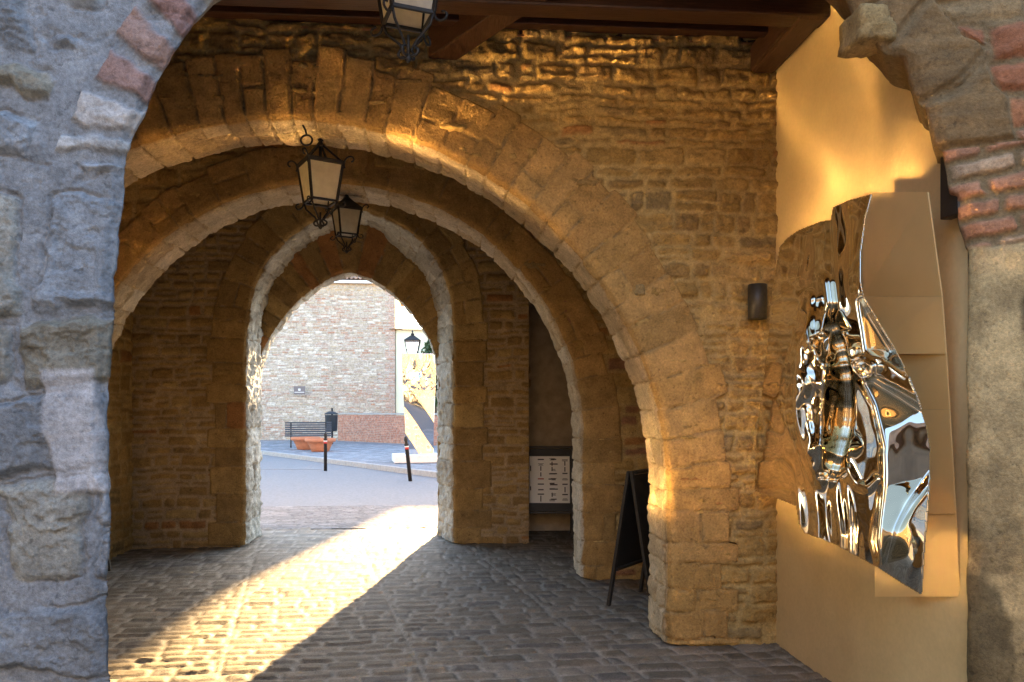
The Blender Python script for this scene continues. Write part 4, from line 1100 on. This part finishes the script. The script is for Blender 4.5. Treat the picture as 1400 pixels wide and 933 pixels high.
# ---------------------------------------------------------------- tree beyond the street
TR = empty('tree'); tag(TR, 'dark green tree rising behind the street lantern', 'tree'); q = at_D(592, 560, 34); TR.location = (q.x, q.y, 0)
m = MB(); m.tube([(0, 0, 0), (.05, 0, 1.5), (-.05, .1, 2.8), (.05, 0, 4.2)], [.16, .13, .09, .03], 8)
for a in range(7): m.tube([(0, .05, 1.6 + a * .3), (.6 * math.cos(a * 2.4), .6 * math.sin(a * 2.4), 2.4 + a * .32)], [.05, .015], 6)
m.build('trunk', M['bark'], TR)
m = MB(); rng = random.Random(9)
for _ in range(2600):
    t = rng.random(); a = rng.uniform(0, 6.283); rad = .95 * math.sin(math.pi * min(1, .12 + t * .88)) ** .7 * math.sqrt(rng.random()) * (.75 + .35 * math.sin(a * 3 + t * 9))
    c = Vector((rad * math.cos(a), rad * math.sin(a), 1.7 + t * 3.2)); u = Vector((rng.uniform(-1, 1), rng.uniform(-1, 1), rng.uniform(-1, 1))).normalized() * .09; v = u.cross(Vector((rng.uniform(-1, 1), rng.uniform(-1, 1), 1))).normalized() * .05
    m.quad([c - u, c - v, c + u, c + v])
m.build('crown', M['leaf'], TR)

# ---------------------------------------------------------------- unseen yard houses added behind the viewer to block low sky
grey_render = plain_mat('grey_render', (.20, .17, .14), .9, 0, 2, .2, .3)
house('sky_blocker_house', 'unseen grey brown house added across the yard to block low sky', -14, 14, -19, -11, 7.2, grey_render)
house('sky_blocker_house', 'unseen grey brown house added on the grey pier side of the yard to block low sky', -14, -6.2, -10.8, 2.4, 7.5, grey_render)
house('sky_blocker_house', 'unseen grey brown house added on the brick pier side of the yard to block low sky', 6.2, 14, -10.8, 2.4, 4.6, grey_render)
house('street_house', 'rendered house adjoining the gatehouse on the grey pier side', -16, -5.6, 3.4, 10.0, 8.0, M['shade_house'])
house('street_house', 'rendered house adjoining the gatehouse on the brick pier side', 4.2, 16, 3.4, 10.0, 8.0, M['shade_house'])

# ---------------------------------------------------------------- light
EL, AZ = R(17), R(10.5)
sd = bpy.data.lights.new('sun', 'SUN'); so = bpy.data.objects.new('sun', sd); COL.objects.link(so)
sd.energy = 4.5; sd.angle = R(.5); sd.color = (1.0, .64, .28)
tosun = Vector((math.sin(AZ) * math.cos(EL), math.cos(AZ) * math.cos(EL), math.sin(EL)))
so.rotation_euler = tosun.to_track_quat('Z', 'Y').to_euler()
w = bpy.data.worlds.new('World'); scene.world = w; w.use_nodes = True
nt_ = w.node_tree; nt_.nodes.clear()
sky = nt_.nodes.new('ShaderNodeTexSky'); sky.sky_type = 'NISHITA'; sky.sun_disc = False; sky.sun_elevation = EL; sky.sun_rotation = AZ
bg = nt_.nodes.new('ShaderNodeBackground'); bg.inputs['Strength'].default_value = .118
ow = nt_.nodes.new('ShaderNodeOutputWorld'); nt_.links.new(sky.outputs[0], bg.inputs[0]); nt_.links.new(bg.outputs[0], ow.inputs[0])

cam = bpy.data.cameras.new('camera'); co = bpy.data.objects.new('camera', cam); COL.objects.link(co)
co.location = (0, 0, EYE); co.rotation_euler = (R(90), 0, -YAW)
cam.sensor_width = 36; cam.lens = 36 * FPX / 1400; cam.shift_y = (PY0 - 466.5) / 1400; cam.clip_start = .05; cam.clip_end = 3000
scene.camera = co
vs = scene.view_settings; vs.view_transform = 'Standard'; vs.look = 'None'; vs.gamma = 1; vs.exposure = 3.3; vs.use_curve_mapping = False
cy = scene.cycles
cy.use_denoising = True; cy.denoising_prefilter = 'NONE'; cy.use_guiding = True; cy.use_surface_guiding = True; cy.guiding_training_samples = 64; cy.max_bounces = 12; cy.diffuse_bounces = 6; cy.glossy_bounces = 6; cy.caustics_reflective = True; cy.blur_glossy = .12; cy.sample_clamp_indirect = 0.0
